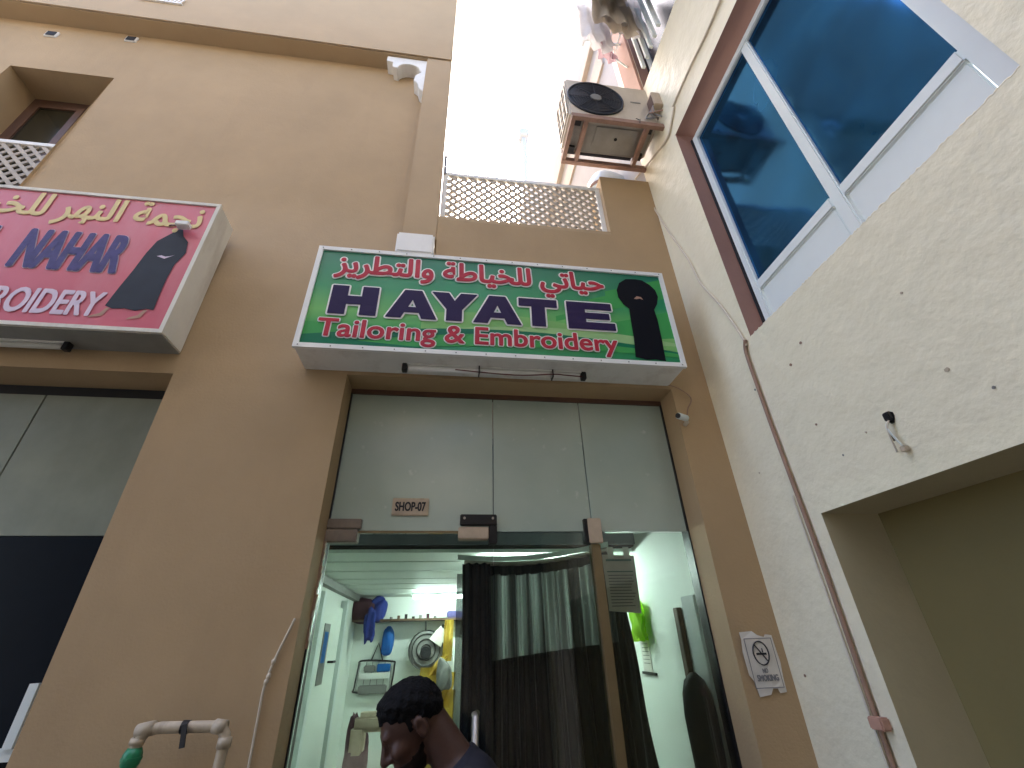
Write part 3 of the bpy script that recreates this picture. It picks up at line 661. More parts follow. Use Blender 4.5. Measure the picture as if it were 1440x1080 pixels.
fi = part('side_coil', MB().box(AX0-.004, AX0+.002, AY0+.03, AY1-.03, AZ0+.06, AZ1-.05), 'fin', ac)
for i in range(6):
    z = AZ0+.06+i*(AZ1-AZ0-.11)/5; part('side_bar', MB().box(AX0-.009, AX0-.004, AY0+.025, AY1-.025, z-.006, z+.006), 'acbody', fi)
for i in range(4):
    y = AY0+.03+i*(AY1-AY0-.06)/3; part('side_bar', MB().box(AX0-.0095, AX0-.0045, y-.008, y+.008, AZ0+.05, AZ1-.045), 'acbody', fi)
part('back_coil', MB().box(AX0+.01, AX1-.1, AY1, AY1+.025, AZ0+.01, AZ1-.02), 'fin', ac)
part('service_valve', MB().box(AX1, AX1+.02, AY0+.1, AY0+.16, AZ0+.05, AZ0+.15), 'alu', ac)
br = thing('wall_bracket', 'rusty brown angle steel frame carrying the air conditioner unit', 'bracket', (1.08, 1.8, 4.80))
BX0, BX1, BY0, BY1, BZ = .742, XR, 1.64, 1.975, 4.80
for y_ in (BY0, BY1): part('long_rail', MB().box(BX0, BX1, y_, y_+.03, BZ, BZ+.034).box(BX0, BX1, y_+.004, y_+.008, BZ+.03, BZ+.05), 'steel', br)
for x_ in (BX0, .84, 1.30): part('cross_rail', MB().box(x_, x_+.03, BY0+.03, BY1, BZ+.005, BZ+.045), 'steel', br)
for y_ in (BY0+.01, BY1+.005): part('brace', MB().bar((1.0, y_+.01, BZ+.01), (XR-.004, y_+.01, BZ+.40), .02, .02), 'steel', br) if False else None
for x_, y_ in ((.80, 1.70), (.80, 1.91), (1.34, 1.70), (1.34, 1.91)):
    part('rubber_foot', MB().box(x_-.025, x_+.025, y_-.025, y_+.025, BZ+.034, AZ0-.012), 'black', br)
part('wire_tie', MB().tube([(1.22, BY0-.004, BZ+.06), (1.235, BY0-.012, BZ+.03), (1.25, BY0-.004, BZ+.055), (1.235, BY0-.01, BZ-.005)], .003, 5), 'black', br)
# wall box, joint cluster
jb = thing('junction_box', 'small open cream box with tangled wires beside the air conditioner', 'junction box', (1.40, 1.6, 5.0))
part('case', MB().box(XR-.07, XR, 1.575, 1.66, 4.98, 5.14), 'peach', jb, bev=.004)
part('cavity', MB().box(XR-.074, XR-.068, 1.585, 1.65, 4.99, 5.11), 'brown', jb)
for i in range(6):
    a_ = Vector((XR-.07, 1.60+.01*i, 4.99)); b_ = Vector((XR-.03-random.random()*.05, 1.56+random.random()*.08, 4.84+random.random()*.05))
    part('wire', MB().tube(smooth_line([a_, (a_+b_)/2+Vector((-.03*random.random()-.02, .02-.04*random.random(), -.02)), b_], 5), .006, 5), random.choice(['cable', 'grey', 'whiteclean', 'conduit']), jb, smooth=True)
# white duct behind the pier
vp = thing('vent_duct', 'short white vent duct standing behind the parapet pier', 'duct', (1.21, 2.4, 4.0))
part('pipe', MB().tube([(1.215, 2.36, 4.0), (1.215, 2.36, 5.02), (1.22, 2.37, 5.1), (1.25, 2.39, 5.17), (1.30, 2.41, 5.2), (1.42, 2.44, 5.2)], .118, 20), 'whiteclean', vp, smooth=True)
part('collar', MB().tube([(1.215, 2.36, 5.0), (1.215, 2.36, 5.03)], .124, 20), 'steel', vp)

def cable(pts, r, m, label, name='cable', group=None):
    return single(name, MB().tube(smooth_line(pts, 6), r, 6), m, label, 'cable' if name == 'cable' else 'pipe', group, smooth=True)
P = lambda *q: [tuple(onX(a_, b_, XR-.010)) for a_, b_ in q]
cable(P((948, 150), (944, 172), (938, 195), (918, 222), (893, 252)), .008, 'cable', 'cream cable sagging from the junction box down to the parapet pier')
cable(P((893, 252), (915, 285), (940, 325), (968, 365), (985, 398), (1012, 428), (1040, 468), (1050, 486)), .0065, 'cable', 'long cream cable slanting down the cream wall to the brown conduit')
cable(P((903, 262), (920, 312), (930, 345), (936, 385), (938, 420)), .004, 'cable', 'thin cable hanging beside the right end of the green sign')
cable(P((946, 150), (968, 100), (992, 50), (1010, 8), (1032, -45)), .008, 'cable', 'cream cable running up the edge of the brown window reveal')
cable([tuple(onX(1048, 478, XR-.012))]+[(XR-.012, 1.622+.004*math.sin(i), 2.8-.2*i) for i in range(0, 14)]+[(XR-.012, 1.63, .02)], .0095, 'conduit', 'brown conduit running down the cream wall beside the recessed doorway', 'conduit_pipe')
cable([(XR-.006, 1.655, 2.1-.2*i+.0) for i in range(0, 10)]+[(XR-.006, 1.66, .02)], .004, 'cable', 'thin pale cable running beside the brown conduit')
single('pipe_clip', MB().box(XR-.035, XR-.001, 1.585, 1.64, 1.325, 1.36), 'band', 'small brown block clipped on the conduit', 'clip', bev=.004)
# loose wires from a hole in the right wall
lw = thing('loose_wires', 'loose wires dangling from a dark hole in the cream wall', 'wires', (XR, 1.13, 2.1))
h = onX(1252, 587, XR-.002)
part('hole', MB().prism([(h[1]+.015*math.cos(q)*(1+.25*math.sin(3*q)), h[2]+.022*math.sin(q)) for q in np.linspace(0, 2*math.pi, 11)[:-1]], lambda u, v, d: (d, u, v), XR-.004, XR-.001), 'black', lw)
part('cap', MB().box(XR-.02, XR-.004, h[1]-.012, h[1]+.01, h[2]-.012, h[2]+.016), 'black', lw, bev=.003)
for e_, m_ in (((1262, 636), 'cable'), ((1270, 628), 'whiteclean'), ((1258, 620), 'grey')):
    q = onX(*e_, XR-.012); part('wire', MB().tube(smooth_line([(XR-.012, h[1], h[2]-.01), (XR-.03, h[1]+.004, h[2]-.04), tuple(q)], 6), .0032, 5), m_, lw, smooth=True)
q = onX(1273, 631, XR-.014); part('connector', MB().box(XR-.024, XR-.006, q[1]-.009, q[1]+.009, q[2]-.009, q[2]+.009), 'pvc', lw, bev=.002)
# nail holes and chips in the plaster
for i, (px, py, s_) in enumerate(((1332, 520, 8), (1126, 482, 7), (1112, 513, 7), (1062, 548, 6), (1148, 597, 5), (1218, 608, 4), (1268, 412, 5), (1186, 640, 4), (1132, 950, 6), (1068, 665, 4), (1398, 545, 5))):
    c_ = onX(px, py, XR-.001); k_ = s_*.0007
    n_ = 9; single('wall_chip', MB().prism([(c_[1]+k_*(1+.5*random.random())*math.cos(a_), c_[2]+k_*(1+.5*random.random())*math.sin(a_)) for a_ in np.linspace(0, 2*math.pi, n_+1)[:-1]], lambda u, v, d: (d, u, v), XR-.003, XR-.0005), random.choice(['conduit', 'grey', 'pvc']), 'small dark chip in the cream plaster wall', 'wall chip', 'chips in the cream plaster')
# camera at the end of the sign
cc = thing('security_camera', 'small white bullet camera under the right end of the green sign', 'camera', (1.2, 1.97, 2.59))
part('body', MB().tube([(1.165, 1.93, 2.598), (1.225, 1.96, 2.60)], .017, 12), 'whiteclean', cc, smooth=True)
part('lens', MB().tube([(1.158, 1.9265, 2.5977), (1.166, 1.9305, 2.5978)], .0135, 12), 'black', cc)
part('mount', MB().tube([(1.215, 1.955, 2.598), (1.232, 1.975, 2.585), (1.232, 2.0, 2.58)], .011, 8), 'cable', cc, smooth=True)
cable([(1.17, 1.985, 2.82), (1.235, 1.985, 2.80), (1.29, 1.985, 2.755), (1.295, 1.985, 2.72), (1.262, 1.985, 2.67), (1.24, 1.98, 2.60)], .0033, 'conduit', 'thin brown wire curling from the green sign to the small camera')

# ================================================================== LAUNDRY AT THE UPPER WINDOW
lr = thing('laundry_rack', 'white bar laundry rack fixed outside the upper window', 'rack', (1.25, 1.3, 5.55))
for x_ in (1.06, 1.14, 1.22, 1.30, 1.38):
    part('bar', MB().tube([(x_, .65, 6.45), (x_, 1.85, 6.45)], .008, 6), 'whiteclean', lr)
for y_ in (.7, 1.8): part('arm', MB().tube([(XR, y_, 6.45), (1.04, y_, 6.45)], .01, 6), 'whiteclean', lr); part('stay', MB().tube([(XR, y_, 6.0), (1.1, y_, 6.44)], .007, 6), 'whiteclean', lr)
for i in range(5): part('grating_bar', MB().bar((XR-.05, 1.30+.07*i, 5.52), (XR-.05, 1.30+.07*i, 6.2), .03, .018), 'whiteclean', lr)
def garment(x, y, ztop, w, h_, m, label, rz, taper=1.0, seed=0, name='hanging_garment', cat='garment', group='laundry hung at the upper window'):
    rng = random.Random(seed); ph = rng.random()*6; k = rng.uniform(2, 4)
    mb = MB()
    def fn(side):
        def g(u, v):
            ww = w*(1+(taper-1)*v)*(1-.12*math.sin(v*3)); xx = (u-.5)*ww
            fold = .018*v*math.sin(u*k*5+ph)+.007*math.sin(v*9+u*7+ph)+.005*math.sin(u*31+v*12+ph)
            dx = side*(.012+.02*math.sin(u*math.pi))+fold
            hh = h_*(1+.08*math.sin(u*3.5+ph))
            return (x+xx*math.cos(rz)-dx*math.sin(rz), y+xx*math.sin(rz)+dx*math.cos(rz), ztop-v*hh)
        return g
    mb.grid(fn(1), 22, 22); mb.grid(fn(-1), 22, 22)
    return single(name, mb, m, label, cat, group, smooth=True, recalc=False)
garment(1.060, 1.590, 6.46, .34, .62, 'cloud_white', 'white garment hanging at the end of the laundry rack', .3, 1.1, 1)
garment(1.140, 1.420, 6.46, .36, .70, 'beigecloth', 'pale beige garment hanging on the laundry rack', .15, 1.2, 2)
garment(1.172, 1.720, 6.46, .30, .45, 'pinkcloth', 'dull pink cloth hanging on the laundry rack', .5, 1, 3)
garment(1.220, 1.220, 6.46, .40, .60, 'greycloth', 'grey garment hanging on the laundry rack', .25, 1.1, 4)
garment(1.300, 1.470, 6.46, .36, .66, 'cloud_white', 'white garment hanging next to the navy cloth', .1, .9, 5)
garment(1.140, 1.090, 6.46, .25, .50, 'navy', 'navy cloth hanging on the laundry rack', .4, 1, 6)
garment(1.060, 1.120, 6.46, .38, .72, 'greycloth', 'pale grey long garment on the outer laundry bar', .2, 1.15, 7)
garment(1.316, 1.020, 6.46, .36, .60, 'beigecloth', 'beige garment closest to the upper window glass', .35, 1.1, 8)
garment(1.060, 1.320, 6.46, .30, .55, 'beigecloth', 'cream narrow garment on the outer laundry bar', .1, 1.0, 9)

# ================================================================== WATER PIPE, WALL CABLE
wp = thing('water_pipe', 'dirty PVC water pipe bend with green valve in front of tan wall', 'pipe', (-.80, 1.9, 0))
pt = [(-.935, 1.9, 0), (-.935, 1.9, 1.25), (-.935, 1.9, 1.345), (-.93, 1.9, 1.375), (-.91, 1.9, 1.392), (-.88, 1.9, 1.397), (-.72, 1.9, 1.393), (-.695, 1.9, 1.388), (-.68, 1.9, 1.37), (-.677, 1.9, 1.34), (-.677, 1.9, 0)]
part('pipe', MB().tube(pt, .0165, 14), 'pvc', wp, smooth=True)
for a_, b_ in (((-.945, 1.9, 1.39), (-.895, 1.9, 1.398)), ((-.72, 1.9, 1.394), (-.682, 1.9, 1.388)), ((-.936, 1.9, 1.356), (-.934, 1.9, 1.374)), ((-.677, 1.9, 1.335), (-.677, 1.9, 1.365))):
    part('elbow', MB().tube([a_, b_], .0205, 14), 'pvc', wp, smooth=True, bev=.002)
part('valve', MB().tube([(-.936, 1.9, 1.297), (-.936, 1.9, 1.31), (-.936, 1.9, 1.335), (-.936, 1.9, 1.350)], [.019, .026, .026, .019], 14), 'green', wp, smooth=True)
part('valve_ring', MB().tube([(-.936, 1.9, 1.319), (-.936, 1.9, 1.327)], .0285, 14), 'green', wp)
part('tape', MB().tube([(-.815, 1.9, 1.396), (-.795, 1.9, 1.395)], .019, 12).bar((-.80, 1.879, 1.405), (-.79, 1.877, 1.345), .004, .016), 'black', wp)
cable([(-.562, YF-.008, 1.702), (-.585, YF-.010, 1.63), (-.606, YF-.008, 1.565), (-.62, YF-.010, 1.49), (-.62, YF-.008, 1.40), (-.615, YF-.008, 1.2), (-.612, YF-.008, .9)], .0045, 'cable', 'thin pale cable with knots hanging on the tan wall left of the door')
for z_, x_ in ((1.565, -.606), (1.52, -.613), (1.505, -.617)):
    single('cable_knot', MB().tube([(x_-.004, YF-.01, z_-.009), (x_, YF-.012, z_), (x_+.004, YF-.01, z_+.009)], [.004, .0085, .004], 8), 'cable', 'lumpy knot on the thin pale wall cable', 'cable knot', 'knots on the wall cable', smooth=True)

# ================================================================== INSIDE THE SHOP
ir = thing('shop_interior', 'white room behind the glass shop front with boarded ceiling', 'room', (.1, 4, 0))
IX0, IX1, IY1, CZ = -1.0, 1.225, 5.9, 2.1
part('side_wall', MB().box(IX0-.05, IX0, 2.2, IY1, 0, 2.6), 'inwall', ir)
part('side_wall', MB().box(IX1, IX1+.05, 2.21, IY1, 0, 2.6), 'inwall', ir)
part('return_wall', MB().box(1.206, IX1+.05, 2.195, 2.209, 0, 2.8), 'inwall', ir)
part('back_wall', MB().box(IX0, IX1, IY1, IY1+.05, 0, 2.6), 'inwall', ir)
part('front_wall', MB().box(IX0, -.547, 2.21, 2.26, 0, 2.6), 'inwall', ir)
part('floor', MB().box(IX0, IX1, YG+.06, IY1, -.02, .006), 'grey', ir)
part('loft_void', MB().box(IX0, IX1, 2.3, 2.92, 2.56, 2.6).box(IX0, IX1, 2.9, 2.93, 2.14, 2.56), 'loft', ir)
ys = [2.93, 3.3, 3.742, 4.21, 4.568, 4.989, 5.49, IY1]
for a_, b_ in zip(ys[:-1], ys[1:]):
    part('ceiling_board', MB().box(IX0, IX1, a_+.022, b_-.022, CZ, CZ+.02), 'ceil', ir)
part('ceiling_back', MB().box(IX0, IX1, 2.93, IY1, CZ+.03, CZ+.04), 'dark', ir)
part('cove_trim', MB().box(IX0+.001, IX0+.06, 2.95, IY1, CZ-.06, CZ-.001), 'grey', ir)
dr = part('inner_door', MB().box(IX0+.001, IX0+.03, 4.15, 4.95, 0.01, 1.93), 'inwall', ir, bev=.004)
part('door_light', MB().box(IX0+.03, IX0+.036, 4.30, 4.50, 1.35, 1.78), 'grey', dr)
part('sticker', MB().box(IX0+.036, IX0+.039, 4.33, 4.45, 1.5, 1.72), 'bluebag', dr)
part('door_handle', MB().tube([(IX0+.03, 4.62, 1.5), (IX0+.07, 4.62, 1.5), (IX0+.07, 4.72, 1.5)], .01, 8), 'black', dr)
part('door_frame', MB().box(IX0+.001, IX0+.06, 4.97, 5.06, 0, 2.0).box(IX0+.001, IX0+.05, 4.05, 4.13, 0, 2.0), 'whiteclean', ir)
def tube_light(x0, x1, y, z, along='x'):
    t = thing('ceiling_tube_light', 'glowing white fluorescent tube on the shop ceiling', 'lamp', ((x0+x1)/2, y, z), 'fluorescent tubes inside the shop')
    part('batten', MB().box(x0, x1, y-.02, y+.02, z+.02, z+.045), 'whiteclean', t)
    part('tube', MB().tube([(x0+.02, y, z), (x1-.02, y, z)], .014, 10), 'lamp', t)
    return t
tube_light(-.35, .55, 5.3, 2.045); tube_light(.2, 1.1, 3.25, 2.05)
# shelf on the back wall and what it carries
sh = thing('wall_shelf', 'thin brown shelf along the back wall of the shop', 'shelf', (-.4, 5.75, 1.84))
part('board', MB().box(-.99, .25, 5.62, 5.898, 1.84, 1.862), 'wood', sh)
for x_ in (-.8, -.2, .2): part('bracket', MB().bar((x_, 5.895, 1.70), (x_, 5.66, 1.838), .02, .012), 'grey', sh)
def bundle(name, c, s_, m, label, cat, seed, lump=.25, group=None):
    rng = np.random.default_rng(seed); bm = bmesh.new(); bmesh.ops.create_icosphere(bm, subdivisions=4, radius=1)
    fr = rng.normal(size=(5, 3))*2.2; ph = rng.random(5)*6
    for v in bm.verts:
        n = np.array(v.co); d = 1+lump*sum(math.sin(fr[k]@n+ph[k]) for k in range(5))/2.5
        d += .10*(abs(math.sin(fr[0]@n*2.6+3*math.sin(fr[1]@n)+ph[1]))-.5)+.05*(abs(math.sin(fr[2]@n*6+2*math.sin(fr[3]@n*2)))-.5)
        n = np.sign(n)*np.abs(n)**.75
        v.co = (n[0]*d*s_[0], n[1]*d*s_[1], n[2]*d*s_[2])
    me = bpy.data.meshes.new(name); bm.to_mesh(me); bm.free()
    zmin = min(v.co.z for v in me.vertices)
    o = meshobj(name, me, m, smooth=True); o.location = c
    return tag(o, label, cat, group)
bundle('cloth_bundle', (-.88, 5.72, 1.95), (.12, .10, .10), 'maroon', 'maroon bundle of cloth at the end of the shelf', 'bundle', 1)
bundle('cloth_bundle', (-.74, 5.70, 1.96), (.09, .09, .11), 'royal', 'royal blue bundle of cloth drooping over the shelf', 'bundle', 2, .3)
bundle('cloth_bundle', (-.79, 5.58, 1.80), (.05, .04, .14), 'royal', 'royal blue strip of cloth hanging off the shelf', 'bundle', 3, .3)
single('blue_box', MB().box(.03, .24, 5.64, 5.84, 1.863, 1.93), 'tblue', 'flat blue box lying on the shelf', 'box', bev=.012)
for i in range(7):
    x_ = -.58+i*.08; single('spool', MB().tube([(x_, 5.66, 1.863), (x_, 5.66, 1.863+.02+.012*(i % 3))], .016, 10), random.choice(['black', 'wood', 'grey', 'maroon']), 'small thread spool on the shop shelf', 'spool', 'spools on the shelf')
bundle('plastic_bag', (-.605, 5.82, 1.66), (.055, .05, .13), 'bluebag', 'bright blue plastic bag hanging on the back wall', 'bag', 5, .22)
# wire rack hung on the wall
wr = thing('wire_rack', 'black wire framed tray holding packets hung on the back wall', 'rack', (-.70, 5.86, 1.15))
rc = [(-.895, 1.44), (-.86, 1.475), (-.55, 1.46), (-.515, 1.42), (-.535, 1.21), (-.56, 1.18), (-.90, 1.19), (-.915, 1.23)]
part('rim', MB().tube(smooth_line([(a_, 5.86, b_) for a_, b_ in rc+rc[:1]], 4), .009, 6), 'black', wr, smooth=True)
for i in range(6): part('wire', MB().tube([(-.90+i*.07, 5.865, 1.20), (-.88+i*.065, 5.865, 1.46)], .0035, 5), 'grey', wr)
part('hook', MB().tube([(-.77, 5.865, 1.475), (-.71, 5.88, 1.64), (-.65, 5.865, 1.47)], .008, 6), 'black', wr)
part('packet', MB().box(-.88, -.56, 5.85, 5.88, 1.30, 1.36), 'twhite', wr, bev=.004)
part('packet', MB().box(-.70, -.56, 5.85, 5.885, 1.365, 1.44), 'bluebag', wr, bev=.006)
part('packet', MB().box(-.84, -.72, 5.85, 5.885, 1.365, 1.43), 'grey', wr, bev=.01)
part('tray', MB().box(-.87, -.58, 5.82, 5.89, 1.17, 1.25), 'grey', wr, bev=.01)
# wall fan with a tag and yellow machinery cover
wf = thing('wall_fan', 'grey round wall fan with paper tag on the back wall', 'fan', (-.18, 5.75, 1.3))
part('guard', MB().tube([(-.18, 5.70, 1.56), (-.18, 5.78, 1.56)], .19, 24), 'grey', wf, bev=.02)
for r_ in (.05, .10, .15, .185): part('guard_ring', MB().tube([(-.18+r_*math.cos(q), 5.69, 1.56+r_*math.sin(q)) for q in np.linspace(0, 2*math.pi, 25)], .005, 5, cap=False), 'black', wf)
part('motor', MB().tube([(-.18, 5.66, 1.53), (-.18, 5.70, 1.53)], .06, 14), 'black', wf)
part('stalk', MB().tube([(-.12, 5.80, 1.6), (.0, 5.88, 1.80)], .014, 8), 'grey', wf)
part('tag', MB().prism([(-.15, 1.66), (-.03, 1.79), (.02, 1.72), (-.02, 1.58)], lambda u, v, d: (u, d, v), 5.64, 5.645), 'paper', wf)
yb_ = thing('yellow_bag', 'mustard yellow plastic sheeting draped beside the wall fan', 'sheeting', (.0, 5.6, 0))
for i, (x0, z0, x1, z1, w_) in enumerate(((.06, 1.84, .05, 1.45, .10), (.05, 1.50, -.12, 1.33, .12), (-.12, 1.40, -.16, 1.1, .20), (.08, 1.35, .02, 1.05, .14), (.0, 1.2, -.05, .4, .30))):
    part('fold', MB().grid(lambda u, v: (x0+(x1-x0)*v+(u-.5)*w_, 5.58+.03*math.sin(u*7+i)+.02*math.sin(v*9), z0+(z1-z0)*v), 8, 10), 'yellow', yb_, smooth=True)
bundle('clear_bag', (.03, 5.45, 1.33), (.07, .06, .12), 'grey', 'grey translucent bag in front of the yellow sheeting', 'bag', 8)
# sewing machine end on a table
sm = thing('sewing_machine', 'cream sewing machine on a small table inside the shop', 'sewing machine', (-.3, 4.2, 0))
part('table_top', MB().box(-.75, .1, 4.0, 4.5, .74, .77), 'wood', sm)
for x_, y_ in ((-.72, 4.03), (.07, 4.03), (-.72, 4.47), (.07, 4.47)): part('leg', MB().box(x_-.02, x_+.02, y_-.02, y_+.02, .006, .74), 'grey', sm)
part('bed', MB().box(-.62, -.12, 4.15, 4.32, .77, .83), 'peach', sm, bev=.015)
part('pillar', MB().box(-.24, -.12, 4.16, 4.31, .83, 1.08), 'peach', sm, bev=.03)
part('arm', MB().box(-.62, -.12, 4.16, 4.31, 1.06, 1.18), 'peach', sm, bev=.035)
part('head', MB().box(-.64, -.54, 4.17, 4.30, .93, 1.10), 'peach', sm, bev=.02)
part('hand_wheel', MB().tube([(-.12, 4.23, 1.10), (-.07, 4.23, 1.10)], .065, 18), 'black', sm, bev=.01)
bundle('plant_like_heap', (-.66, 4.80, .60), (.10, .1, .52), 'maroon', 'dark maroon heap of cloth by the inner door', 'heap', 12).name = 'cloth_heap'
# curtain on a bowed rail
cu = thing('fitting_curtain', 'black pleated curtain with sheer top hung on a bowed rail', 'curtain', (.5, 2.6, 0))
def rail(t): return (.10+.80*t, 2.58+.14*math.sin(t*math.pi)-.06*t, 1.985+.055*t*t)
part('rail', MB().tube([rail(i/20) for i in range(21)], .012, 8), 'alu', cu, smooth=True)
part('rail_track', MB().grid(lambda u, v: (rail(u)[0]-.04*(1-u), rail(u)[1]-.01, rail(u)[2]+.012+.028*v), 20, 1), 'whiteclean', cu, smooth=True)
def pleat(t): return .026*math.sin(t*math.pi*2*11+1.5*math.sin(t*9))+.010*math.sin(t*math.pi*2*27+1)
def cpt(t, z, amp=1, flare=0): 
    r_ = rail(t); return (r_[0]+flare*(t-.4), r_[1]+pleat(t)*amp, z)
part('header', MB().grid(lambda u, v: cpt(u, rail(u)[2]-.002-.06*v, .2+.3*v), 120, 2), 'blackcloth', cu, smooth=True)
def netmat():
    m, nt, p = newmat('grey_satin_net'); p.inputs['Base Color'].default_value = (.20, .22, .205, 1); p.inputs['Roughness'].default_value = .3
    p.inputs['Specular IOR Level'].default_value = .7
    tc = nt.nodes.new('ShaderNodeTexCoord'); mp = nt.nodes.new('ShaderNodeMapping'); mp.inputs['Scale'].default_value = (22, 1, .5)
    n = nt.nodes.new('ShaderNodeTexNoise'); n.inputs['Scale'].default_value = 1; n.inputs['Detail'].default_value = 3
    nt.links.new(tc.outputs['Object'], mp.inputs[0]); nt.links.new(mp.outputs[0], n.inputs['Vector'])
    rp = nt.nodes.new('ShaderNodeValToRGB'); rp.color_ramp.elements[0].position = .40; rp.color_ramp.elements[1].position = .62
    rp.color_ramp.elements[0].color = (.02, .023, .022, 1); rp.color_ramp.elements[1].color = (.27, .30, .28, 1)  # dark and pale streaks paint the light and shade of the pleats
    nt.links.new(n.outputs['Fac'], rp.inputs[0]); nt.links.new(rp.outputs[0], p.inputs['Base Color'])
    t = nt.nodes.new('ShaderNodeBsdfTranslucent'); t.inputs[0].default_value = (.30, .34, .31, 1)
    mx = nt.nodes.new('ShaderNodeMixShader'); mx.inputs[0].default_value = .30; o_ = nt.nodes['Material Output']
    nt.links.new(rp.outputs[0], t.inputs[0]); nt.links.new(p.outputs[0], mx.inputs[1]); nt.links.new(t.outputs[0], mx.inputs[2]); nt.links.new(mx.outputs[0], o_.inputs[0]); return m
MT['satin'] = netmat()
part('sheer_panel', MB().grid(lambda u, v: cpt(.17+.83*u, (rail(u)[2]-.055)*(1-v)+(1.52+.07*u)*v, 1), 260, 6), 'satin', cu, smooth=True)
part('lower_panel', MB().grid(lambda u, v: cpt(.17+.83*u, (1.52+.07*u)*(1-v)+.05*v, 1+.3*v, .08*v), 260, 6), 'blackcloth', cu, smooth=True)
part('gathered_edge', MB().grid(lambda u, v: (.085+.15*u+.01*math.sin(v*6), 2.55+.03*math.sin(u*22)+.02*math.sin(v*5), 1.975-1.9*v), 40, 20), 'navy', cu, smooth=True)
part('clear_strip', MB().box(.06, .12, 2.60, 2.604, .4, 1.93), 'mesh', cu)
# what hangs on the right hand side of the shop
nt_ = thing('glass_notice', 'printed white notice sheet taped inside the right glass pane', 'notice', (.81, YG+.016, 1.70))
part('sheet', MB().prism([(.742, 1.955), (.902, 1.95), (.896, 1.70), (.745, 1.712)], lambda u, v, d: (u, d, v), YG+.0135, YG+.0145), 'paper', nt_)
part('text_bar', MB().box(.757, .885, YG+.0128, YG+.0133, 1.925, 1.934).box(.757, .885, YG+.0128, YG+.0133, 1.876, 1.8805), 'tealink', nt_)
mb = MB()
for i in range(11): mb.box(.76, .86+.025*random.random(), YG+.0128, YG+.0133, 1.86-.013*i, 1.864-.013*i)
part('text_line', mb, 'greyink', nt_)
for x_ in (.77, .85): part('tape', MB().box(x_, x_+.03, YG+.0125, YG+.0135, 1.94, 1.99), 'twhite', nt_)
garment(1.185, 2.95, 1.80, .17, .20, 'lime', 'lime high visibility cloth hanging on the right wall', 1.45, 1.1, 15, 'high_vis_cloth', 'cloth', None)
garment(.975, 2.72, 1.80, .10, 1.2, 'blackcloth', 'black cloth hanging beside the lime cloth', .1, 3.2, 16, 'dark_cloth', 'cloth', None)
pp = thing('wall_paper_sheet', 'white paper list pinned on the right inner wall', 'paper', (1.22, 3.0, 1.42))
part('sheet', MB().box(IX1-.004, IX1-.001, 2.93, 3.06, 1.43, 1.64), 'paper', pp)
for i in range(8): part('text_line', MB().box(IX1-.0048, IX1-.0042, 2.945, 3.04, 1.61-.02*i, 1.614-.02*i), 'greyink', pp)
part('rod', MB().box(IX1-.01, IX1-.001, 2.88, 3.08, 1.415, 1.428), 'black', pp)
single('wooden_batten', MB().box(IX1-.03, IX1-.001, 2.43, 2.475, .02, 1.735), 'wood', 'dark brown wooden batten standing against the right inner wall', 'batten', bev=.003)
single('grey_panel', MB().box(IX1-.022, IX1-.001, 2.25, 2.38, .02, 1.78), 'greypanel', 'pale grey board standing beside the wooden batten', 'board', bev=.003)
mq = thing('dress_form', 'black covered dress form standing just inside the glass', 'dress form', (1.12, 2.30, 0))
part('torso', MB().tube([(1.145, 2.29, z_) for z_ in (.55, .75, .95, 1.15, 1.30, 1.38, 1.43, 1.46)], [.07, .072, .060, .066, .070, .062, .045, .012], 20), 'blackcloth', mq, smooth=True)
part('stand', MB().tube([(1.145, 2.29, .02), (1.145, 2.29, .6)], .015, 8), 'grey', mq)
part('foot', MB().tube([(1.145, 2.29, .006), (1.145, 2.29, .03)], .07, 16), 'grey', mq)

# ================================================================== PERSON
def smin(a, b, k): h_ = np.clip(.5+.5*(b-a)/k, 0, 1); return b+(a-b)*h_-k*h_*(1-h_)
def cap_(P_, a, b, r0, r1):
    a = np.array(a, float); b = np.array(b, float); ab = b-a; L2 = ab@ab
    t = np.clip(((P_[0]-a[0])*ab[0]+(P_[1]-a[1])*ab[1]+(P_[2]-a[2])*ab[2])/L2, 0, 1)
    return np.sqrt((P_[0]-a[0]-t*ab[0])**2+(P_[1]-a[1]-t*ab[1])**2+(P_[2]-a[2]-t*ab[2])**2)-(r0+(r1-r0)*t)
def ell(P_, c, r):
    q = [(P_[i]-c[i])/r[i] for i in range(3)]; k0 = np.sqrt(q[0]**2+q[1]**2+q[2]**2)+1e-9
    k1 = np.sqrt((q[0]/r[0])**2+(q[1]/r[1])**2+(q[2]/r[2])**2)+1e-9
    return k0*(k0-1)/k1
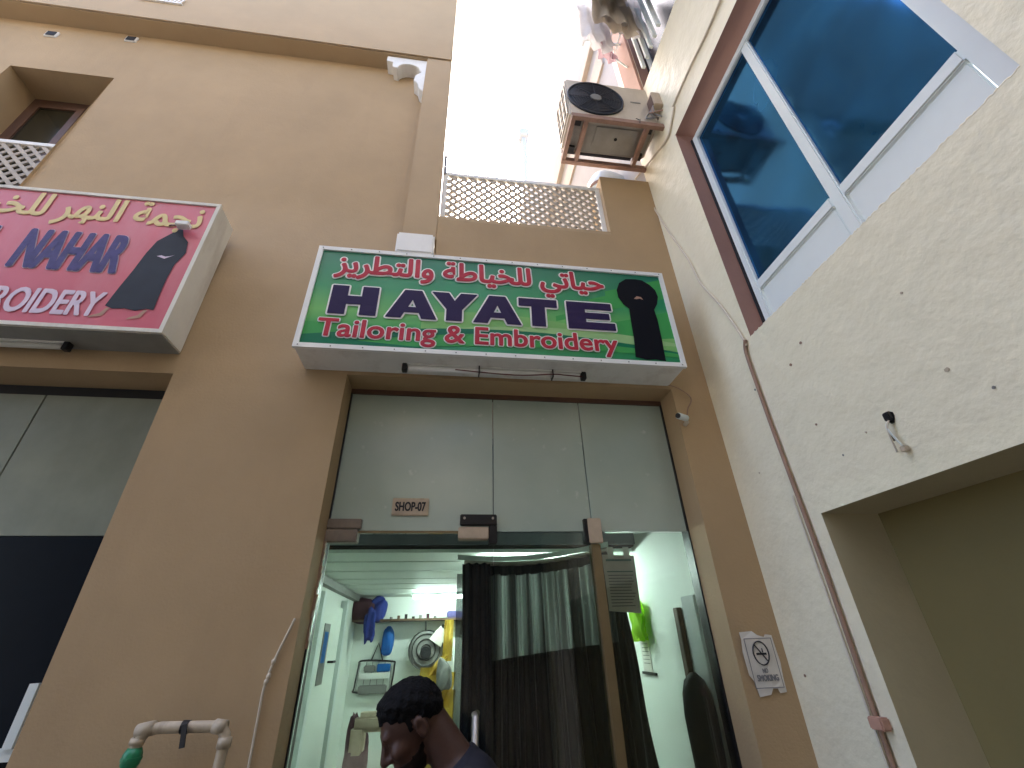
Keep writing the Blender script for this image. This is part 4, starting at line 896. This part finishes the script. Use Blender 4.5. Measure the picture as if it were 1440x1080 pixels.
def surface_net(F, xs, ys, zs):
    nx, ny, nz = F.shape; S = F < 0
    cnt = np.zeros((nx-1, ny-1, nz-1)); pos = [np.zeros_like(cnt) for _ in range(3)]
    G = (xs, ys, zs)
    corners = [(i, j, k) for i in (0, 1) for j in (0, 1) for k in (0, 1)]
    sl_ = lambda A, c: A[c[0]:nx-1+c[0], c[1]:ny-1+c[1], c[2]:nz-1+c[2]]
    for c in corners:
        for ax in range(3):
            if c[ax]: continue
            e = list(c); e[ax] = 1
            fa, fb_ = sl_(F, c), sl_(F, e); m = (fa < 0) != (fb_ < 0)
            t = np.where(m, fa/(np.where(m, fa-fb_, 1)), 0)
            for q in range(3):
                g = G[q]; n_ = len(g)-1; sh_ = [1, 1, 1]; sh_[q] = n_
                base = g[c[q]:n_+c[q]].reshape(sh_)
                val = base+(t*(g[1:]-g[:-1]).reshape(sh_) if q == ax else 0)
                pos[q] += np.where(m, val, 0)
            cnt += m
    act = cnt > 0; idx = -np.ones(act.shape, int); idx[act] = np.arange(act.sum())
    V = np.stack([p_[act]/cnt[act] for p_ in pos], 1); Q = []
    A = S[:-1, 1:-1, 1:-1] != S[1:, 1:-1, 1:-1]; I = np.argwhere(A); f_ = S[:-1, 1:-1, 1:-1][A]
    def em(I, f_, offs):
        q = np.stack([idx[tuple((I+np.array(o_)).T)] for o_ in offs], 1); q[~f_] = q[~f_][:, ::-1]; Q.append(q)
    em(I, f_, [(0, 0, 0), (0, 1, 0), (0, 1, 1), (0, 0, 1)])
    A = S[1:-1, :-1, 1:-1] != S[1:-1, 1:, 1:-1]; I = np.argwhere(A); f_ = S[1:-1, :-1, 1:-1][A]
    em(I, f_, [(0, 0, 0), (0, 0, 1), (1, 0, 1), (1, 0, 0)])
    A = S[1:-1, 1:-1, :-1] != S[1:-1, 1:-1, 1:]; I = np.argwhere(A); f_ = S[1:-1, 1:-1, :-1][A]
    em(I, f_, [(0, 0, 0), (1, 0, 0), (1, 1, 0), (0, 1, 0)])
    me = bpy.data.meshes.new('net'); me.from_pydata(V.tolist(), [], np.concatenate(Q).tolist()); return me
PX, PY = .105, 1.80
HC = np.array([-.083, PY, 1.378])           # middle of the head
TILT, TURN = rad(34), rad(12)
ct, st, cn, sn = math.cos(TILT), math.sin(TILT), math.cos(TURN), math.sin(TURN)
def tohead(P_):
    x, y, z = P_[0]-HC[0], P_[1]-HC[1], P_[2]-HC[2]
    x, y = x*cn+y*sn, -x*sn+y*cn            # face turns a little to the passage
    return [x*ct+z*st, y, -x*st+z*ct]
def fromhead(p):
    x, y, z = p; x, z = x*ct-z*st, x*st+z*ct; x, y = x*cn-y*sn, x*sn+y*cn
    return (HC[0]+x, HC[1]+y, HC[2]+z)
def head_sdf(P_):
    h_ = tohead(P_)
    d = ell(h_, (.008, 0, .032), (.096, .075, .086))
    d = smin(d, ell(h_, (-.035, 0, -.045), (.058, .054, .066)), .03)
    d = smin(d, cap_(h_, (-.072, -.012, -.092), (-.072, .012, -.092), .02, .02), .025)
    d = smin(d, cap_(h_, (-.082, -.034, .028), (-.082, .034, .028), .013, .013), .016)
    for s in (-1, 1):
        d = smin(d, ell(h_, (-.066, s*.044, -.02), (.024, .02, .02)), .02)
        d = -smin(-d, np.sqrt((h_[0]+.094)**2+(h_[1]-s*.031)**2+(h_[2]-.008)**2)-.015, .010)
        d = smin(d, np.sqrt((h_[0]+.074)**2+(h_[1]-s*.031)**2+(h_[2]-.007)**2)-.0125, .003)
        e = ell(h_, (.016, s*.080, -.002), (.020, .010, .033)); e = np.maximum(e, -(ell(h_, (.013, s*.091, .0), (.011, .008, .019))))
        d = smin(d, e, .006)
    n_ = cap_(h_, (-.090, 0, .015), (-.112, 0, -.026), .009, .014)
    for s in (-1, 1): n_ = smin(n_, np.sqrt((h_[0]+.098)**2+(h_[1]-s*.013)**2+(h_[2]+.029)**2)-.010, .008)
    d = smin(d, n_, .010)
    d = smin(d, cap_(h_, (-.086, -.016, -.055), (-.086, .016, -.055), .0085, .0085), .006)
    d = smin(d, cap_(h_, (-.084, -.014, -.069), (-.084, .014, -.069), .009, .009), .006)
    return d
SHL = {s: (PX-.015, PY+s*.185, 1.235) for s in (-1, 1)}
def torso_sdf(P_):
    d = ell(P_, (PX+.005, PY, 1.10), (.115, .165, .17))
    d = smin(d, cap_(P_, (PX-.005, PY-.13, 1.215), (PX-.005, PY+.13, 1.215), .066, .066), .07)
    d = smin(d, ell(P_, (PX+.035, PY, .90), (.105, .15, .15)), .08)
    d = smin(d, ell(P_, (PX+.045, PY, .78), (.105, .155, .11)), .06)
    d = smin(d, cap_(P_, (PX-.02, PY, 1.24), fromhead((.05, 0, -.03)), .066, .056), .035)
    return d
def arm_sdf(P_, s, hand=True):
    sh_ = SHL[s]; el = (PX-.02, PY+s*.225, .96); wr_ = (PX-.13, PY+s*.20, .76)
    d = smin(cap_(P_, sh_, el, .053, .04), cap_(P_, el, wr_, .039, .026), .02)
    if hand:
        w_ = np.array(wr_); dr_ = np.array([-.45, 0, -.89]); sd = np.array([.89, 0, -.45])
        pe = w_+dr_*.085
        d = smin(d, ell(P_, tuple(w_+dr_*.05), (.036, .018, .05)), .02)
        for k, (o_, l_) in enumerate(((-.030, .060), (-.010, .072), (.011, .067), (.030, .05))):
            b_ = pe+sd*o_; m_ = b_+dr_*l_*.5+np.array([-.012, 0, 0]); e_ = m_+dr_*l_*.45+np.array([-.018, -s*.012, 0])
            d = smin(d, smin(cap_(P_, b_-dr_*.01, m_, .0092, .0085), cap_(P_, m_, e_, .0085, .0075), .004), .006)
        tb = w_+dr_*.03-sd*.03; d = smin(d, smin(cap_(P_, tb, tb+dr_*.03-sd*.022, .012, .010), cap_(P_, tb+dr_*.03-sd*.022, tb+dr_*.062-sd*.026, .010, .008), .005), .008)
    return d
def legs_sdf(P_):
    d = None
    for s in (-1, 1):
        q = smin(cap_(P_, (PX+.04, PY+s*.085, .78), (PX+.0, PY+s*.095, .44), .088, .058), cap_(P_, (PX+.0, PY+s*.095, .44), (PX+.05, PY+s*.095, .09), .056, .038), .03)
        d = q if d is None else smin(d, q, .02)
    return d
def feet_sdf(P_):
    d = None
    for s in (-1, 1):
        q = smin(cap_(P_, (PX+.055, PY+s*.095, .045), (PX-.10, PY+s*.11, .032), .040, .030), cap_(P_, (PX+.05, PY+s*.095, .09), (PX+.05, PY+s*.095, .04), .038, .04), .02)
        d = q if d is None else np.minimum(d, q)
    return d
pz = np.concatenate([np.arange(-.02, 1.18, .012), np.arange(1.18, 1.56, .0042)])
px_ = np.concatenate([np.arange(PX-.34, PX+.22, .0062)]); py_ = np.arange(PY-.30, PY+.301, .0062)
g3 = np.meshgrid(px_, py_, pz, indexing='ij')
def crop(z0, z1):
    m = (pz >= z0) & (pz <= z1); return [a_[:, :, m] for a_ in g3], pz[m]
body = np.minimum(torso_sdf(g3), legs_sdf(g3)); body = smin(torso_sdf(g3), legs_sdf(g3), .04)
for s in (-1, 1): body = smin(body, arm_sdf(g3, s), .03)
body = smin(body, feet_sdf(g3), .02)
hd = head_sdf(g3); body = smin(body, hd, .018)
person = thing('person', 'person in navy shirt with short black hair, head bowed, standing before the glass door', 'person', (PX, PY, 0))
def pmesh(name, F, zs, m, sm=True):
    o = meshobj(name, surface_net(F, px_, py_, zs), m, smooth=sm); o.parent = person; o.location = -BASE[person.name]; return o
pmesh('body', body, pz, 'skin')
fx, fy, fz = (np.arange(HC[q]-.15, HC[q]+.15, .0029) for q in range(3))
gf = np.meshgrid(fx, fy, fz, indexing='ij'); hp_ = tohead(gf); hf = head_sdf(gf)
def fmesh(name, F, m):
    o = meshobj(name, surface_net(F, fx, fy, fz), m, smooth=True); o.parent = person; o.location = -BASE[person.name]; return o
wob = .0026*np.sin(hp_[0]*420+3*np.sin(hp_[1]*210))*np.sin(hp_[1]*460+2*np.sin(hp_[2]*190))*np.sin(hp_[2]*430+2*np.sin(hp_[0]*230))+.002*np.sin(hp_[0]*150+2)*np.sin(hp_[2]*170)
hairline = .034-.42*hp_[0]-.60*np.maximum(0, hp_[0]-.02)+.004*np.sin(hp_[1]*120)+wob*1.5
thick = .0005+np.clip((hp_[2]-hairline)*.30, 0, .014)+.008*np.exp(-((hp_[0]+.05)**2+(hp_[2]-.10)**2)/.035**2)
hair = np.maximum(np.minimum(ell(hp_, (.008, 0, .032), (.096, .075, .086)), hf)-thick+wob, (hairline-hp_[2])*.85)
burn = np.maximum(np.maximum(hf-.0012+wob*.4, np.abs(hp_[0]+.012)-.008), np.maximum(.004-hp_[2], hp_[2]-.06)); hair = np.minimum(hair, burn)
fmesh('hair', hair, 'hair')
beard = np.maximum(hf-.0022+wob*.6, np.maximum(hp_[2]+.058-.30*np.maximum(0, hp_[0]+.05)+wob*2, hp_[0]-.002)); beard = np.maximum(beard, -(ell(hp_, (-.09, 0, -.062), (.03, .022, .016))))
fmesh('beard', beard, 'stubble')
tor = torso_sdf(g3)
for s in (-1, 1): tor = smin(tor, arm_sdf(g3, s, False), .03)
crease = .004*np.sin(g3[2]*55+6*np.sin(g3[0]*14))*np.sin(g3[1]*22+g3[2]*13)
nk = np.array(fromhead((.05, 0, -.03)))-np.array([PX-.02, PY, 1.24]); nk = nk/np.linalg.norm(nk)
neckp = (g3[0]-(PX-.02))*nk[0]+(g3[1]-PY)*nk[1]+(g3[2]-1.24)*nk[2]-.052
shirt = np.maximum(np.maximum(tor-.011+crease, neckp), .74-g3[2])
for s in (-1, 1):
    pass
slv = (1.03-g3[2]); slv = np.where(np.abs(g3[1]-PY) > .168, slv, -1.0)
shirt = np.maximum(shirt, slv)
pmesh('shirt', shirt, pz, 'shirt')
collar_c = np.array([PX-.02, PY, 1.24])+nk*.05
col_pts = []
t1 = np.cross(nk, [0, 1, 0]); t1 /= np.linalg.norm(t1)
for a_ in np.linspace(0, 2*math.pi, 33): col_pts.append(tuple(collar_c+(t1*math.cos(a_)+np.array([0, 1, 0])*math.sin(a_))*.068))
o = part('collar', MB().tube(col_pts, .0075, 8, cap=False), 'shirt', person, smooth=True)
tr_ = np.maximum(smin(legs_sdf(g3), torso_sdf(g3), .03)-.012+crease*.6, np.maximum(g3[2]-.80, .07-g3[2]))
pmesh('trousers', tr_, pz, 'trouser')
pmesh('shoes', np.maximum(feet_sdf(g3)-.006, g3[2]-.075), pz, 'shoe')
